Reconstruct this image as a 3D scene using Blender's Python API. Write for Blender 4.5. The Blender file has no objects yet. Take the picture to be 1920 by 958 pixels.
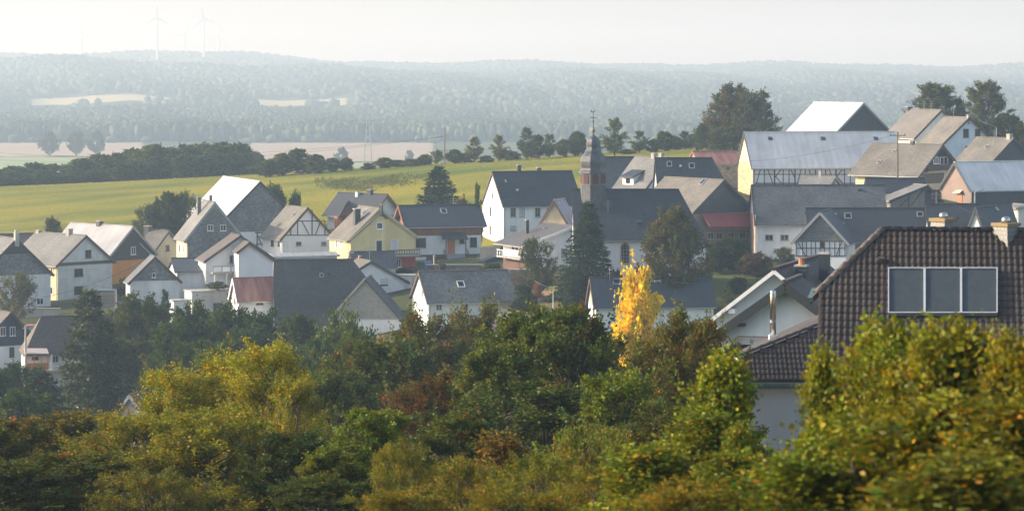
import bpy, math, random
import numpy as np
from mathutils import Vector, Matrix

# ---------------------------------------------------------------- camera, sky, sun, exposure
scene = bpy.context.scene
COL = scene.collection
F, PX0, HOR, CAMZ = 5000.0, 960.0, 140.0, 60.0      # focal length in photo pixels, centre column, eye-level row, eye height

cam_data = bpy.data.cameras.new("camera")
cam_data.sensor_width = 36.0
cam_data.lens = F / 1920.0 * 36.0
cam_data.shift_y = -(479.0 - HOR) / 1920.0
cam_data.clip_start, cam_data.clip_end = 0.5, 30000.0
cam_data.dof.use_dof = True
cam_data.dof.focus_distance = 300.0
cam_data.dof.aperture_fstop = 2.6
cam = bpy.data.objects.new("camera", cam_data)
COL.objects.link(cam)
cam.location = (0, 0, CAMZ)
cam.rotation_euler = (math.radians(90), 0, 0)
scene.camera = cam

SUN_EL, SUN_AZ = math.radians(21.0), math.radians(-81.0)   # azimuth from +Y, clockwise positive: the sun stands to the left, a little beyond
world = bpy.data.worlds.new("World")
scene.world = world
world.use_nodes = True
wn, wl = world.node_tree.nodes, world.node_tree.links
wn.clear()
sky = wn.new("ShaderNodeTexSky")
sky.sky_type = 'NISHITA'
sky.sun_disc = False
sky.sun_elevation = SUN_EL
sky.sun_rotation = SUN_AZ
sky.air_density, sky.dust_density, sky.ozone_density = 1.0, 2.4, 1.0
bg = wn.new("ShaderNodeBackground")
bg.inputs['Strength'].default_value = 0.15
wo = wn.new("ShaderNodeOutputWorld")
wl.new(sky.outputs[0], bg.inputs[0]); wl.new(bg.outputs[0], wo.inputs[0])

sun_data = bpy.data.lights.new("sun", 'SUN')
sun_data.energy = 3.6
sun_data.angle = math.radians(0.8)
sun_data.color = (1.0, 0.90, 0.74)
sun = bpy.data.objects.new("sun", sun_data)
COL.objects.link(sun)
to_sun = Vector((math.sin(SUN_AZ) * math.cos(SUN_EL), math.cos(SUN_AZ) * math.cos(SUN_EL), math.sin(SUN_EL)))
sun.rotation_euler = to_sun.to_track_quat('Z', 'Y').to_euler()
sun.location = (-150, 60, 200)

vs = scene.view_settings
vs.view_transform = 'Standard'; vs.look = 'None'; vs.gamma = 1.0; vs.use_curve_mapping = False
vs.exposure = 1.13
scene.cycles.use_denoising = True
scene.cycles.max_bounces = 6
scene.cycles.diffuse_bounces = 3
scene.cycles.transmission_bounces = 4
scene.cycles.volume_bounces = 1
scene.cycles.transparent_max_bounces = 4
HAZE_DENSITY = 2.75e-4

rng = np.random.default_rng(7)
random.seed(7)

# ---------------------------------------------------------------- helpers
def P(px, py, d):
    return Vector(((px - PX0) / F * d, d, CAMZ - (py - HOR) / F * d))

def zpix(py, d):
    return CAMZ - (py - HOR) / F * d

def autouv(me):
    if not me.polygons: return
    uv = me.uv_layers.new(name="UVMap")
    for p in me.polygons:
        n = p.normal
        t = Vector((0, 0, 1)).cross(n)
        if t.length < 1e-3: t = Vector((1, 0, 0))
        t.normalize()
        s = n.cross(t)
        for li in p.loop_indices:
            co = me.vertices[me.loops[li].vertex_index].co
            uv.data[li].uv = (co.dot(t), co.dot(s))

ORG = {}
def root(name, loc, label, cat, group=None):
    o = bpy.data.objects.new(name, None)
    o.empty_display_size = 0.3
    COL.objects.link(o)
    o.location = loc
    ORG[o.name] = Vector(loc)
    tag(o, label, cat, group)
    return o

def tag(o, label=None, cat=None, group=None, kind=None):
    if label: o["label"] = label
    if cat: o["category"] = cat
    if group: o["group"] = group
    if kind: o["kind"] = kind
    return o

def org(o):
    while o.parent: o = o.parent
    return ORG.get(o.name, Vector((0, 0, 0)))

def mk(name, verts, faces, mat, parent=None, smooth=False, loc=None):
    """One mesh object from world-space vertices."""
    base = org(parent) if parent else Vector(loc if loc is not None else (0, 0, 0))
    me = bpy.data.meshes.new(name)
    me.from_pydata([tuple(Vector(v) - base) for v in verts], [], faces)
    me.update()
    autouv(me)
    if smooth:
        for p in me.polygons: p.use_smooth = True
    if mat: me.materials.append(mat)
    o = bpy.data.objects.new(name, me)
    COL.objects.link(o)
    if parent: o.parent = parent
    else:
        o.location = base
        ORG[o.name] = base
    return o

class Geo:
    def __init__(s): s.v, s.f = [], []
    def poly(s, pts):
        n = len(s.v); s.v += [Vector(p) for p in pts]; s.f.append(tuple(range(n, n + len(pts))))
    def hexa(s, b, t):
        """bottom 4 points, top 4 points (same order, counter-clockwise seen from above)"""
        n = len(s.v); s.v += [Vector(p) for p in b] + [Vector(p) for p in t]
        s.f += [(n+3, n+2, n+1, n), (n+4, n+5, n+6, n+7)] + [(n+i, n+(i+1) % 4, n+4+(i+1) % 4, n+4+i) for i in range(4)]
    def prism(s, poly, off):
        """polygon extruded along a vector"""
        n, k = len(s.v), len(poly); off = Vector(off)
        s.v += [Vector(p) for p in poly] + [Vector(p) + off for p in poly]
        s.f.append(tuple(range(n, n+k))); s.f.append(tuple(range(n+2*k-1, n+k-1, -1)))
        for i in range(k):
            j = (i+1) % k
            s.f.append((n+j, n+i, n+k+i, n+k+j))
    def box(s, c, x, y, z):
        """box from a centre and three half-axis vectors"""
        c, x, y, z = map(Vector, (c, x, y, z))
        s.hexa([c-x-y-z, c+x-y-z, c+x+y-z, c-x+y-z], [c-x-y+z, c+x-y+z, c+x+y+z, c-x+y+z])
    def bar(s, a, b, w, up, h=None):
        """square bar from a to b; w half width across, h half size along up"""
        a, b, up = Vector(a), Vector(b), Vector(up); h = w if h is None else h
        d = (b-a); L = d.length; d.normalize()
        side = d.cross(up)
        if side.length < 1e-4: side = Vector((1, 0, 0)).cross(d)
        side.normalize(); u = side.cross(d)
        s.box((a+b)/2, d*(L/2), side*w, u*h)
    def tube(s, pts, rad, seg=6):
        pts = [Vector(p) for p in pts]; n0 = len(s.v)
        for i, p in enumerate(pts):
            d = (pts[min(i+1, len(pts)-1)] - pts[max(i-1, 0)]); d.normalize()
            a = d.cross(Vector((0.13, 0.31, 0.94))); a.normalize(); b = d.cross(a)
            r = rad[i] if hasattr(rad, '__len__') else rad
            for k in range(seg):
                an = 2*math.pi*k/seg
                s.v.append(p + (a*math.cos(an) + b*math.sin(an))*r)
        for i in range(len(pts)-1):
            for k in range(seg):
                k2 = (k+1) % seg
                s.f.append((n0+i*seg+k, n0+(i+1)*seg+k, n0+(i+1)*seg+k2, n0+i*seg+k2))
        s.f.append(tuple(n0+k for k in range(seg)))
        s.f.append(tuple(n0+(len(pts)-1)*seg+k for k in reversed(range(seg))))
    def lathe(s, c, prof, seg=8, rot=0.0):
        n0 = len(s.v); c = Vector(c)
        for r, z in prof:
            for k in range(seg):
                an = 2*math.pi*k/seg + rot
                s.v.append(c + Vector((r*math.cos(an), r*math.sin(an), z)))
        for i in range(len(prof)-1):
            for k in range(seg):
                k2 = (k+1) % seg
                s.f.append((n0+i*seg+k, n0+i*seg+k2, n0+(i+1)*seg+k2, n0+(i+1)*seg+k))
        s.f.append(tuple(n0+k for k in reversed(range(seg))))
        s.f.append(tuple(n0+(len(prof)-1)*seg+k for k in range(seg)))
    def make(s, name, mat, parent=None, smooth=False, loc=None):
        return mk(name, s.v, s.f, mat, parent, smooth, loc)

# ---------------------------------------------------------------- procedural materials
MATS = {}
def newmat(name):
    m = bpy.data.materials.new(name); m.use_nodes = True
    nt = m.node_tree; b = nt.nodes["Principled BSDF"]
    return m, nt.nodes, nt.links, b

def noise_mul(nodes, links, vec, scale, lo, hi, detail=4.0, sx=(1, 1, 1), span=0.2):
    mp = nodes.new("ShaderNodeMapping"); mp.inputs['Scale'].default_value = sx
    links.new(vec, mp.inputs['Vector'])
    n = nodes.new("ShaderNodeTexNoise"); n.inputs['Scale'].default_value = scale; n.inputs['Detail'].default_value = detail
    links.new(mp.outputs[0], n.inputs['Vector'])
    r = nodes.new("ShaderNodeMapRange")
    r.inputs['From Min'].default_value, r.inputs['From Max'].default_value = 0.5-span, 0.5+span
    r.inputs['To Min'].default_value, r.inputs['To Max'].default_value = lo, hi
    links.new(n.outputs[0], r.inputs['Value'])
    return r.outputs[0], n

def mulcol(nodes, links, col_socket, fac_socket):
    v = nodes.new("ShaderNodeVectorMath"); v.operation = 'SCALE'
    links.new(col_socket, v.inputs[0]); links.new(fac_socket, v.inputs['Scale'])
    return v.outputs[0]

def mixcol(nodes, links, fac, a, b):
    m = nodes.new("ShaderNodeMix"); m.data_type = 'RGBA'
    if hasattr(fac, 'links'): links.new(fac, m.inputs['Factor'])
    else: m.inputs['Factor'].default_value = fac
    for s, x in ((m.inputs[6], a), (m.inputs[7], b)):
        if isinstance(x, tuple): s.default_value = (*x, 1)
        else: links.new(x, s)
    return m.outputs[2]

def rgb(nodes, c):
    n = nodes.new("ShaderNodeRGB"); n.outputs[0].default_value = (*c, 1); return n.outputs[0]

def bump(nodes, links, b, h, strength, dist):
    bp = nodes.new("ShaderNodeBump"); bp.inputs['Strength'].default_value = strength; bp.inputs['Distance'].default_value = dist
    links.new(h, bp.inputs['Height']); links.new(bp.outputs[0], b.inputs['Normal'])

def plaster(c, stain=0.12, key="plaster"):
    k = (key, c, stain)
    if k in MATS: return MATS[k]
    m, N, L, b = newmat(key)
    geo = N.new("ShaderNodeNewGeometry")
    f1, _ = noise_mul(N, L, geo.outputs['Position'], 0.35, 1-stain, 1.03, 5)
    f2, n2 = noise_mul(N, L, geo.outputs['Position'], 1.6, 1-stain*0.7, 1.02, 6, (1, 1, 0.12))
    col = mulcol(N, L, mulcol(N, L, rgb(N, c), f1), f2)
    L.new(col, b.inputs['Base Color']); b.inputs['Roughness'].default_value = 0.9
    f3, n3 = noise_mul(N, L, geo.outputs['Position'], 9, 0, 1, 3)
    bump(N, L, b, n3.outputs[0], 0.15, 0.02)
    MATS[k] = m; return m

def shingle(c, bw=0.30, bh=0.20, var=0.22, rough=0.62, weather=0.25, key="slate", warm=None):
    k = (key, c, bw, bh, var, rough, weather, warm)
    if k in MATS: return MATS[k]
    m, N, L, b = newmat(key)
    uv = N.new("ShaderNodeUVMap")
    br = N.new("ShaderNodeTexBrick")
    br.inputs['Scale'].default_value = 1.0
    br.inputs['Brick Width'].default_value = bw; br.inputs['Row Height'].default_value = bh
    br.inputs['Mortar Size'].default_value = 0.016; br.inputs['Mortar Smooth'].default_value = 0.3
    br.inputs['Color1'].default_value = (*[x*(1+var) for x in c], 1)
    br.inputs['Color2'].default_value = (*[x*(1-var) for x in c], 1)
    br.inputs['Mortar'].default_value = (*[x*0.55 for x in c], 1)
    L.new(uv.outputs[0], br.inputs['Vector'])
    geo = N.new("ShaderNodeNewGeometry")
    f1, _ = noise_mul(N, L, geo.outputs['Position'], 0.28, 1-weather, 1+weather*0.7, 6)
    f2, _ = noise_mul(N, L, geo.outputs['Position'], 2.2, 1-weather*0.6, 1+weather*0.4, 5)
    col = mulcol(N, L, mulcol(N, L, br.outputs[0], f1), f2)
    if warm:
        f4, _ = noise_mul(N, L, geo.outputs['Position'], 0.5, 0.0, 0.55, 5, (1, 1, 1.5))
        col = mixcol(N, L, f4, col, warm)
    L.new(col, b.inputs['Base Color']); b.inputs['Roughness'].default_value = rough
    bump(N, L, b, br.outputs[1], -0.35, 0.03)
    MATS[k] = m; return m

def sheet(c, band=0.9, rough=0.45, weather=0.12, streak=None, key="sheet_metal", metal=0.0):
    k = (key, c, band, rough, weather, streak)
    if k in MATS: return MATS[k]
    m, N, L, b = newmat(key)
    uv = N.new("ShaderNodeUVMap")
    w = N.new("ShaderNodeTexWave"); w.wave_type = 'BANDS'; w.bands_direction = 'X'
    w.inputs['Scale'].default_value = 0.314/band*10/10; w.inputs['Distortion'].default_value = 0.0
    L.new(uv.outputs[0], w.inputs['Vector'])
    geo = N.new("ShaderNodeNewGeometry")
    f1, _ = noise_mul(N, L, geo.outputs['Position'], 0.3, 1-weather, 1+weather*0.5, 6)
    f2, _ = noise_mul(N, L, uv.outputs[0], 1.1, 1-weather*0.8, 1+weather*0.3, 5, (1.0, 0.1, 1))
    col = mulcol(N, L, mulcol(N, L, rgb(N, c), f1), f2)
    if streak:
        f3, _ = noise_mul(N, L, uv.outputs[0], 1.3, 0.0, 1.0, 6, (1.0, 0.14, 1))
        col = mixcol(N, L, f3, col, streak)
    L.new(col, b.inputs['Base Color']); b.inputs['Roughness'].default_value = rough; b.inputs['Metallic'].default_value = metal
    bump(N, L, b, w.outputs[1], 0.5, 0.03)
    MATS[k] = m; return m

def boards(c, w=0.18, vertical=True, var=0.15, key="boards", rough=0.75):
    k = (key, c, w, vertical, var)
    if k in MATS: return MATS[k]
    m, N, L, b = newmat(key)
    uv = N.new("ShaderNodeUVMap")
    mp = N.new("ShaderNodeMapping")
    if vertical: mp.inputs['Rotation'].default_value = (0, 0, math.pi/2)
    L.new(uv.outputs[0], mp.inputs[0])
    br = N.new("ShaderNodeTexBrick"); br.inputs['Scale'].default_value = 1.0
    br.inputs['Brick Width'].default_value = 3.5; br.inputs['Row Height'].default_value = w
    br.inputs['Mortar Size'].default_value = 0.012
    br.inputs['Color1'].default_value = (*[x*(1+var) for x in c], 1)
    br.inputs['Color2'].default_value = (*[x*(1-var) for x in c], 1)
    br.inputs['Mortar'].default_value = (*[x*0.5 for x in c], 1)
    L.new(mp.outputs[0], br.inputs['Vector'])
    geo = N.new("ShaderNodeNewGeometry")
    f1, _ = noise_mul(N, L, geo.outputs['Position'], 0.8, 0.85, 1.1, 5)
    L.new(mulcol(N, L, br.outputs[0], f1), b.inputs['Base Color']); b.inputs['Roughness'].default_value = rough
    bump(N, L, b, br.outputs[1], -0.3, 0.02)
    MATS[k] = m; return m

def paint(c, rough=0.5, key="paint", metal=0.0, var=0.08):
    k = (key, c, rough, metal)
    if k in MATS: return MATS[k]
    m, N, L, b = newmat(key)
    geo = N.new("ShaderNodeNewGeometry")
    f1, _ = noise_mul(N, L, geo.outputs['Position'], 3.0, 1-var, 1+var*0.5, 5)
    L.new(mulcol(N, L, rgb(N, c), f1), b.inputs['Base Color'])
    b.inputs['Roughness'].default_value = rough; b.inputs['Metallic'].default_value = metal
    MATS[k] = m; return m

def stone(c, bw=0.6, bh=0.28, key="rubble_stone"):
    return shingle(c, bw, bh, 0.28, 0.9, 0.2, key)

WHITE = plaster((0.78, 0.78, 0.77)); WHITE2 = plaster((0.70, 0.70, 0.69), 0.2); WARMW = plaster((0.74, 0.70, 0.62))
CREAM = plaster((0.72, 0.60, 0.36)); YELLOW = plaster((0.74, 0.60, 0.29)); ORANGE = plaster((0.62, 0.28, 0.06))
CONCRETE = plaster((0.42, 0.40, 0.36), 0.25); REDW = plaster((0.42, 0.05, 0.05)); TANW = plaster((0.55, 0.46, 0.32), 0.25)
BRICKB = shingle((0.14, 0.075, 0.055), 0.25, 0.09, 0.2, 0.9, 0.2, "brick_plinth")
SLATE = shingle((0.055, 0.062, 0.070)); SLATE_D = shingle((0.034, 0.040, 0.048)); SLATE_M = shingle((0.090, 0.095, 0.098), weather=0.35); SLATE_G = shingle((0.155, 0.162, 0.165), 0.34, 0.26, 0.38, 0.6, 0.35, "slate_hanging")
SLATE_L = shingle((0.17, 0.17, 0.165), weather=0.3); SLATE_B = shingle((0.024, 0.033, 0.043), 0.35, 0.30)
FIBRE_D = shingle((0.040, 0.048, 0.058), 0.6, 0.4, 0.12, 0.6, 0.15, "fibre_cement_dark")
FIBRE_T = shingle((0.17, 0.152, 0.128), 0.4, 0.3, 0.18, 0.85, 0.35, "fibre_cement_tan", warm=(0.105, 0.10, 0.09))
FIBRE_G = shingle((0.165, 0.162, 0.155), 0.4, 0.3, 0.14, 0.8, 0.25, "fibre_cement_grey")
TILE_D = shingle((0.032, 0.038, 0.046), 0.30, 0.34, 0.14, 0.55, 0.15, "dark_tiles")
TILE_BR = shingle((0.095, 0.075, 0.062), 0.30, 0.34, 0.18, 0.7, 0.2, "brown_tiles")
TAN_SH = shingle((0.30, 0.29, 0.25), 0.30, 0.22, 0.12, 0.8, 0.15, "tan_shingles")
CLAD_D = boards((0.032, 0.042, 0.054), 0.22, True, 0.1, "dark_cladding", 0.6)
CLAD_W = boards((0.62, 0.61, 0.57), 0.30, False, 0.03, "pale_panels")
WOOD_R = boards((0.23, 0.085, 0.045), 0.16, True, 0.15, "redbrown_boards")
WOOD_C = boards((0.66, 0.55, 0.36), 0.16, False, 0.08, "cream_boards")
METAL_W = sheet((0.47, 0.475, 0.49), 1.6, 0.75, 0.14); METAL_G = sheet((0.36, 0.36, 0.365), 0.9, 0.8, 0.18); METAL_L = sheet((0.66, 0.63, 0.60), 1.1, 0.9, 0.16)  # METAL_L is a lighter copy for roofs in shade, METAL_G for sunlit ones
METAL_R = sheet((0.27, 0.055, 0.05), 0.5, 0.6, 0.3, (0.40, 0.22, 0.15), "rusty_red_sheet")
METAL_RB = sheet((0.36, 0.42, 0.48), 0.8, 0.5, 0.1, (0.30, 0.08, 0.05), "rust_striped_sheet")
RED_SH = sheet((0.30, 0.06, 0.06), 0.4, 0.6, 0.15, None, "red_sheet")
DARKP = paint((0.030, 0.034, 0.038)); BEAM = paint((0.050, 0.035, 0.030), 0.8, "timber"); BEAM_R = paint((0.085, 0.035, 0.030), 0.8, "timber_red")
WHITEP = paint((0.78, 0.78, 0.78)); GREYP = paint((0.30, 0.31, 0.32)); ZINC = paint((0.36, 0.38, 0.40), 0.4, "zinc", 0.6)
BROWNP = paint((0.085, 0.055, 0.040), 0.7); ODOOR = paint((0.48, 0.17, 0.04), 0.5); GREENP = paint((0.05, 0.09, 0.08), 0.5)
SHUTTER = boards((0.66, 0.67, 0.68), 0.06, False, 0.02, "roller_shutter"); STEEL = paint((0.55, 0.55, 0.52), 0.22, "steel", 1.0)
BLUEP = paint((0.02, 0.11, 0.36), 0.4); ROSE = paint((0.50, 0.24, 0.24), 0.6); TERRA = paint((0.42, 0.16, 0.07), 0.8, "terracotta")
POLEM = paint((0.17, 0.13, 0.10), 0.85, "pole_wood"); GALV = paint((0.42, 0.44, 0.44), 0.45, "galvanised", 0.5)
def glassmat():
    m, N, L, b = newmat("window_glass")
    geo = N.new("ShaderNodeNewGeometry")
    f1, _ = noise_mul(N, L, geo.outputs['Position'], 0.9, 0.4, 2.2, 2)
    L.new(mulcol(N, L, rgb(N, (0.014, 0.017, 0.020)), f1), b.inputs['Base Color'])
    b.inputs['Roughness'].default_value = 0.12; b.inputs['Specular IOR Level'].default_value = 0.35
    return m
GLASS = glassmat()

# ---------------------------------------------------------------- where the buildings stand (photo columns and rows turned into plan positions)
class Lay:
    def __init__(s, d, phi, xa, xc, xb, ye, yr, yb, gable='R', xap=None, ye2=None):
        k = (xc - PX0) / F
        ph = math.radians(phi) - math.atan(k)
        s.C = Vector((k*d, d))
        u = Vector((math.cos(ph), math.sin(ph))); v = Vector((-math.sin(ph), math.cos(ph)))
        t, q = s.hit(u, xb), s.hit(v, xa)
        s.g, s.r, s.W, s.L = (u, v, t, q) if gable == 'R' else (v, u, q, t)
        s.f = 0.5 if xap is None else s.hit(s.g, xap)/s.W
        s.ze = zpix(ye, d)
        M = s.C + s.g*(s.W*s.f)
        s.zr = zpix(yr, M.y)
        s.ze2 = s.ze if ye2 is None else zpix(ye2, (s.C + s.g*s.W).y)
        s.yb = yb
        s.ctrl = s.C + s.g*(s.W*0.5) + s.r*(s.L*0.5)
        s.zg = zpix(yb, d)
    def hit(s, dr, px):
        k = (px - PX0) / F
        return (k*s.C.y - s.C.x) / (dr.x - k*dr.y)
    def pt(s, a, b, z):
        p = s.C + s.g*a + s.r*b
        return Vector((p.x, p.y, z))
    def corners(s):
        return [s.C, s.C + s.g*s.W, s.C + s.g*s.W + s.r*s.L, s.C + s.r*s.L]

LAY = dict(
    slate_left      = Lay(400, 22, -110, -37, 95, 516, 447, 580),
    dark_far_left   = Lay(436, 20, -20, 10, 75, 462, 439, 520, 'L'),
    pale_panel      = Lay(420, 35, 18, 108, 210, 493, 441, 578),
    orange          = Lay(440, 40, 91, 205, 290, 478, 424, 545),
    cream_low       = Lay(455, 55, 262, 293, 336, 462, 432, 505),
    slate_two       = Lay(430, 12, 331, 351, 454, 445, 379, 500),
    white_barn      = Lay(458, 15, 330, 394, 578, 437, 340, 490, 'R', 487),
    timber_gable    = Lay(428, 25, 492, 529, 622, 443, 389, 482),
    dark_chalet     = Lay(472, 50, 614, 696, 748, 400, 364, 440, 'R', 721),
    yellow          = Lay(405, 22, 618, 654, 779, 447, 390, 506, 'R', 711, 441),
    brown_band      = Lay(418, 12, 746, 768, 902, 422, 385, 489, 'L'),
    white_big       = Lay(432, 18, 905, 944, 1092, 384, 322, 458, 'L'),
    low_roof        = Lay(372, 25, 944, 990, 1142, 455, 423, 510, 'R', 1071),
    cream_gable     = Lay(384, 72, 1013, 1067, 1084, 421, 375, 490, 'L'),
    church          = Lay(357, 1.2, 1073.2, 1076, 1323, 442, 355, 530, 'L'),
    dark_behind     = Lay(446, 6, 1110, 1122, 1212, 350, 294, 385, 'L'),
    grey_slope      = Lay(432, 44, 1150, 1211, 1300, 353, 295, 390, 'R', 1252),
    dark_hip        = Lay(414, 6, 1226, 1236, 1376, 366, 296, 385, 'L'),
    red_canopy      = Lay(384, 40, 1196, 1302, 1408, 393, 337, 478),
    red_far         = Lay(452, 20, 1290, 1312, 1392, 304, 284, 345, 'L'),
    timber_barn     = Lay(440, 15, 1384, 1412, 1692, 311, 248, 378, 'L'),
    white_hall      = Lay(502, 40, 1474, 1565, 1671, 250, 193, 300),
    balcony_house   = Lay(415, 55, 1604, 1718, 1797, 324, 271, 362),
    white_top       = Lay(462, 30, 1724, 1767, 1865, 269, 220, 300),
    grey_top        = Lay(478, 35, 1660, 1717, 1811, 255, 206, 290, 'R', 1764),
    tan_right       = Lay(424, 45, 1794, 1860, 1937, 301, 259, 335),
    pink_barn       = Lay(404, 35, 1765, 1822, 2010, 354, 304, 388, 'L'),
    lean_shed       = Lay(394, 28, 1650, 1670, 1762, 374, 347, 392, 'R', 1737),
    slate_low       = Lay(402, 8, 1622, 1629, 1734, 356, 334, 385, 'L'),
    grey_long       = Lay(380, 5, 1405, 1417, 1664, 414, 347, 474, 'L'),
    small_cream     = Lay(412, 64, 1496, 1549, 1578, 352, 330, 372),
    dark_long       = Lay(376, 6, 1508, 1520, 1748, 466, 390, 502, 'L'),
    timber_wing     = Lay(367, 80, 1491, 1586, 1592, 450, 397, 506, 'L'),
    dark_mid_right  = Lay(372, 6, 1736, 1744, 1836, 440, 382, 480, 'L'),
    white_peak      = Lay(366, 62, 1812, 1847, 1912, 440, 389, 478, 'L', 1830),
    flat_right      = Lay(378, 30, 1885, 1909, 1945, 388, 384, 440),
    grey_pair       = Lay(332, 30, 150, 206, 240, 772, 740, 850, 'L', 182),
    blue_left       = Lay(362, 24, -70, -22, 57, 629, 585, 694),
    brown_left      = Lay(352, 5, 40, 48, 232, 656, 594, 698, 'L'),
    slate_white     = Lay(386, 8, 236, 244, 337, 527, 481, 572),
    link_white      = Lay(392, 6, 318, 332, 386, 508, 484, 558, 'L'),
    balcony_white   = Lay(391, 14, 372, 386, 512, 486, 441, 545),
    white_garage    = Lay(376, 18, 346, 360, 426, 546, 545, 582),
    low_garage      = Lay(372, 18, 318, 326, 357, 563, 562, 596),
    red_shed        = Lay(370, 14, 433, 447, 530, 559, 521, 590, 'L'),
    big_grey        = Lay(364, 1.3, 512.8, 515, 752, 598, 487, 625, 'L'),
    tan_wing        = Lay(358, 84, 619, 751, 756, 597, 523, 628, 'L'),
    white_gable_mid = Lay(386, 20, 590, 614, 775, 539, 489, 590),
    slate_mid       = Lay(393, 10, 655, 663, 741, 497, 472, 522, 'L'),
    flat_mid        = Lay(399, 20, 505, 516, 632, 480, 475, 500, 'L'),
    bungalow        = Lay(350, 15, 773, 803, 966, 561, 509, 606, 'L'),
    brown_low       = Lay(334, 45, 915, 951, 1012, 618, 584, 655),
    front_dark      = Lay(340, 10, 1103, 1117, 1338, 570, 520, 632, 'L'),
    dark_lean       = Lay(408, 30, 900, 906, 950, 489, 473, 506, 'R', 946),
    white_near      = Lay(138, 81, 1350, 1605, 1622, 622, 526, 930, 'L', 1477),
    white_near_back = Lay(149, 78, 1343, 1571, 1640, 597, 502, 900, 'L', 1457),
)

# ---------------------------------------------------------------- ground heights
ctrl = []
for key, h in LAY.items():
    w = 0.6 if key in ('white_near', 'white_near_back', 'grey_pair') else 1.0
    ctrl.append((h.ctrl.x, h.ctrl.y, h.zg - CAMZ))
def C_(px, py, d): ctrl.append(((px-PX0)/F*d, d, -(py-HOR)/F*d))
def K_(kk, d, z): ctrl.append((kk*d, d, z))
for kk in (-0.3, -0.1, 0.1, 0.3):
    K_(kk, 1, -2.0); K_(kk, 30, -5.6); K_(kk, 60, -10.6); K_(kk, 85, -14.9); K_(kk, 110, -18.6)
for kk in (-0.3, -0.2, -0.1, 0.0): K_(kk, 150, -26); K_(kk, 200, -35); K_(kk, 260, -43.5)
for kk in (0.1, 0.2, 0.3): K_(kk, 150, -24); K_(kk, 200, -29.5); K_(kk, 260, -32.5)
K_(-0.2, 310, -46); K_(-0.1, 300, -45); K_(0.0, 300, -40); K_(0.1, 310, -34.5); K_(0.2, 310, -31); K_(-0.3, 360, -43)
for px, py, d in ((-400, 480, 500), (0, 452, 470), (130, 450, 480), (300, 430, 500), (560, 400, 490), (760, 385, 470), (880, 370, 480),
                  (-400, 375, 600), (0, 357, 610), (250, 343, 610), (500, 330, 605), (700, 317, 600), (900, 305, 590), (1100, 297, 575),
                  (1300, 283, 555), (1420, 277, 545), (1700, 258, 545), (1900, 262, 545), (2300, 262, 545),
                  (1040, 560, 352), (1000, 585, 345), (1365, 530, 366), (1440, 500, 372), (920, 470, 420), (860, 490, 408),
                  (230, 575, 405), (30, 590, 392), (2300, 330, 420), (2300, 470, 350)):
    C_(px, py, d)
for px, z in ((-400, -33), (0, -32), (500, -30), (960, -26), (1400, -22), (1900, -22), (2400, -22)):
    K_((px-PX0)/F, 730, z)
for kk in (-0.3, -0.2, -0.1, 0, 0.1, 0.2, 0.3): K_(kk, 950, -44); K_(kk, 1250, -57)
ctrl = np.array(ctrl)
TS = 100.0
def tps_fit(p, z, lam):
    n = len(p); d = np.linalg.norm(p[:, None] - p[None], axis=2)
    Km = np.where(d > 0, d*d*np.log(np.maximum(d, 1e-9)), 0) + lam*np.eye(n)
    A = np.zeros((n+3, n+3)); A[:n, :n] = Km; A[:n, n] = 1; A[:n, n+1:] = p; A[n, :n] = 1; A[n+1:, :n] = p.T
    return np.linalg.solve(A, np.concatenate([z, np.zeros(3)]))
TW = tps_fit(ctrl[:, :2]/TS, ctrl[:, 2], 0.035)
def tps(xy):
    xy = np.asarray(xy, float)/TS; out = np.empty(len(xy)); q = ctrl[:, :2]/TS; n = len(q)
    for i in range(0, len(xy), 4000):
        b = xy[i:i+4000]; d = np.linalg.norm(b[:, None] - q[None], axis=2)
        out[i:i+4000] = np.where(d > 0, d*d*np.log(np.maximum(d, 1e-9)), 0) @ TW[:n] + TW[n] + b @ TW[n+1:]
    return out
FD = [1150, 1300, 1600, 2200, 2700, 3300, 3600, 3900, 4500, 5200, 6000, 7000, 8500, 12000]
FL = [-53, -58, -60, -58, -60, -51, -39, -31, -15, 18, -2, 26, 14, 0]
FC = [-53, -58, -60, -58, -60, -51, -40, -33, -22, -10, -8, 16, 6, 0]
FR = [-53, -58, -60, -58, -60, -49, -41, -36, -28, -20, -10, 10, 4, 0]
def far_z(x, y):
    k = np.clip(x/np.maximum(y, 1), -0.3, 0.3)
    l, c, r = (np.interp(y, FD, T) for T in (FL, FC, FR))
    t = np.clip(np.abs(k)/0.19, 0, 1); t = t*t*(3-2*t)
    z = np.where(k < 0, c + (l-c)*t, c + (r-c)*t)
    z += 24*np.exp(-((k+0.135)/0.052)**2)*np.exp(-((y-7000)/900)**2)
    z += 4.5*np.sin(k*61 + y*0.0011)*np.clip((y-2500)/2000, 0, 1) + 2.5*np.sin(k*131 + 2 + y*0.0017)*np.clip((y-2500)/2000, 0, 1)
    return z
def ground_z(xy):
    xy = np.asarray(xy, float)
    y = xy[:, 1]
    near = np.zeros(len(xy)); far = np.zeros(len(xy))
    a = y < 1300; b = y > 1000
    if a.any(): near[a] = tps(xy[a])
    if b.any(): far[b] = far_z(xy[b, 0], y[b])
    t = np.clip((y-1000)/300, 0, 1); t = t*t*(3-2*t)
    return CAMZ + near*(1-t) + far*t
def gz(x, y): return float(ground_z([(x, y)])[0])

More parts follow.
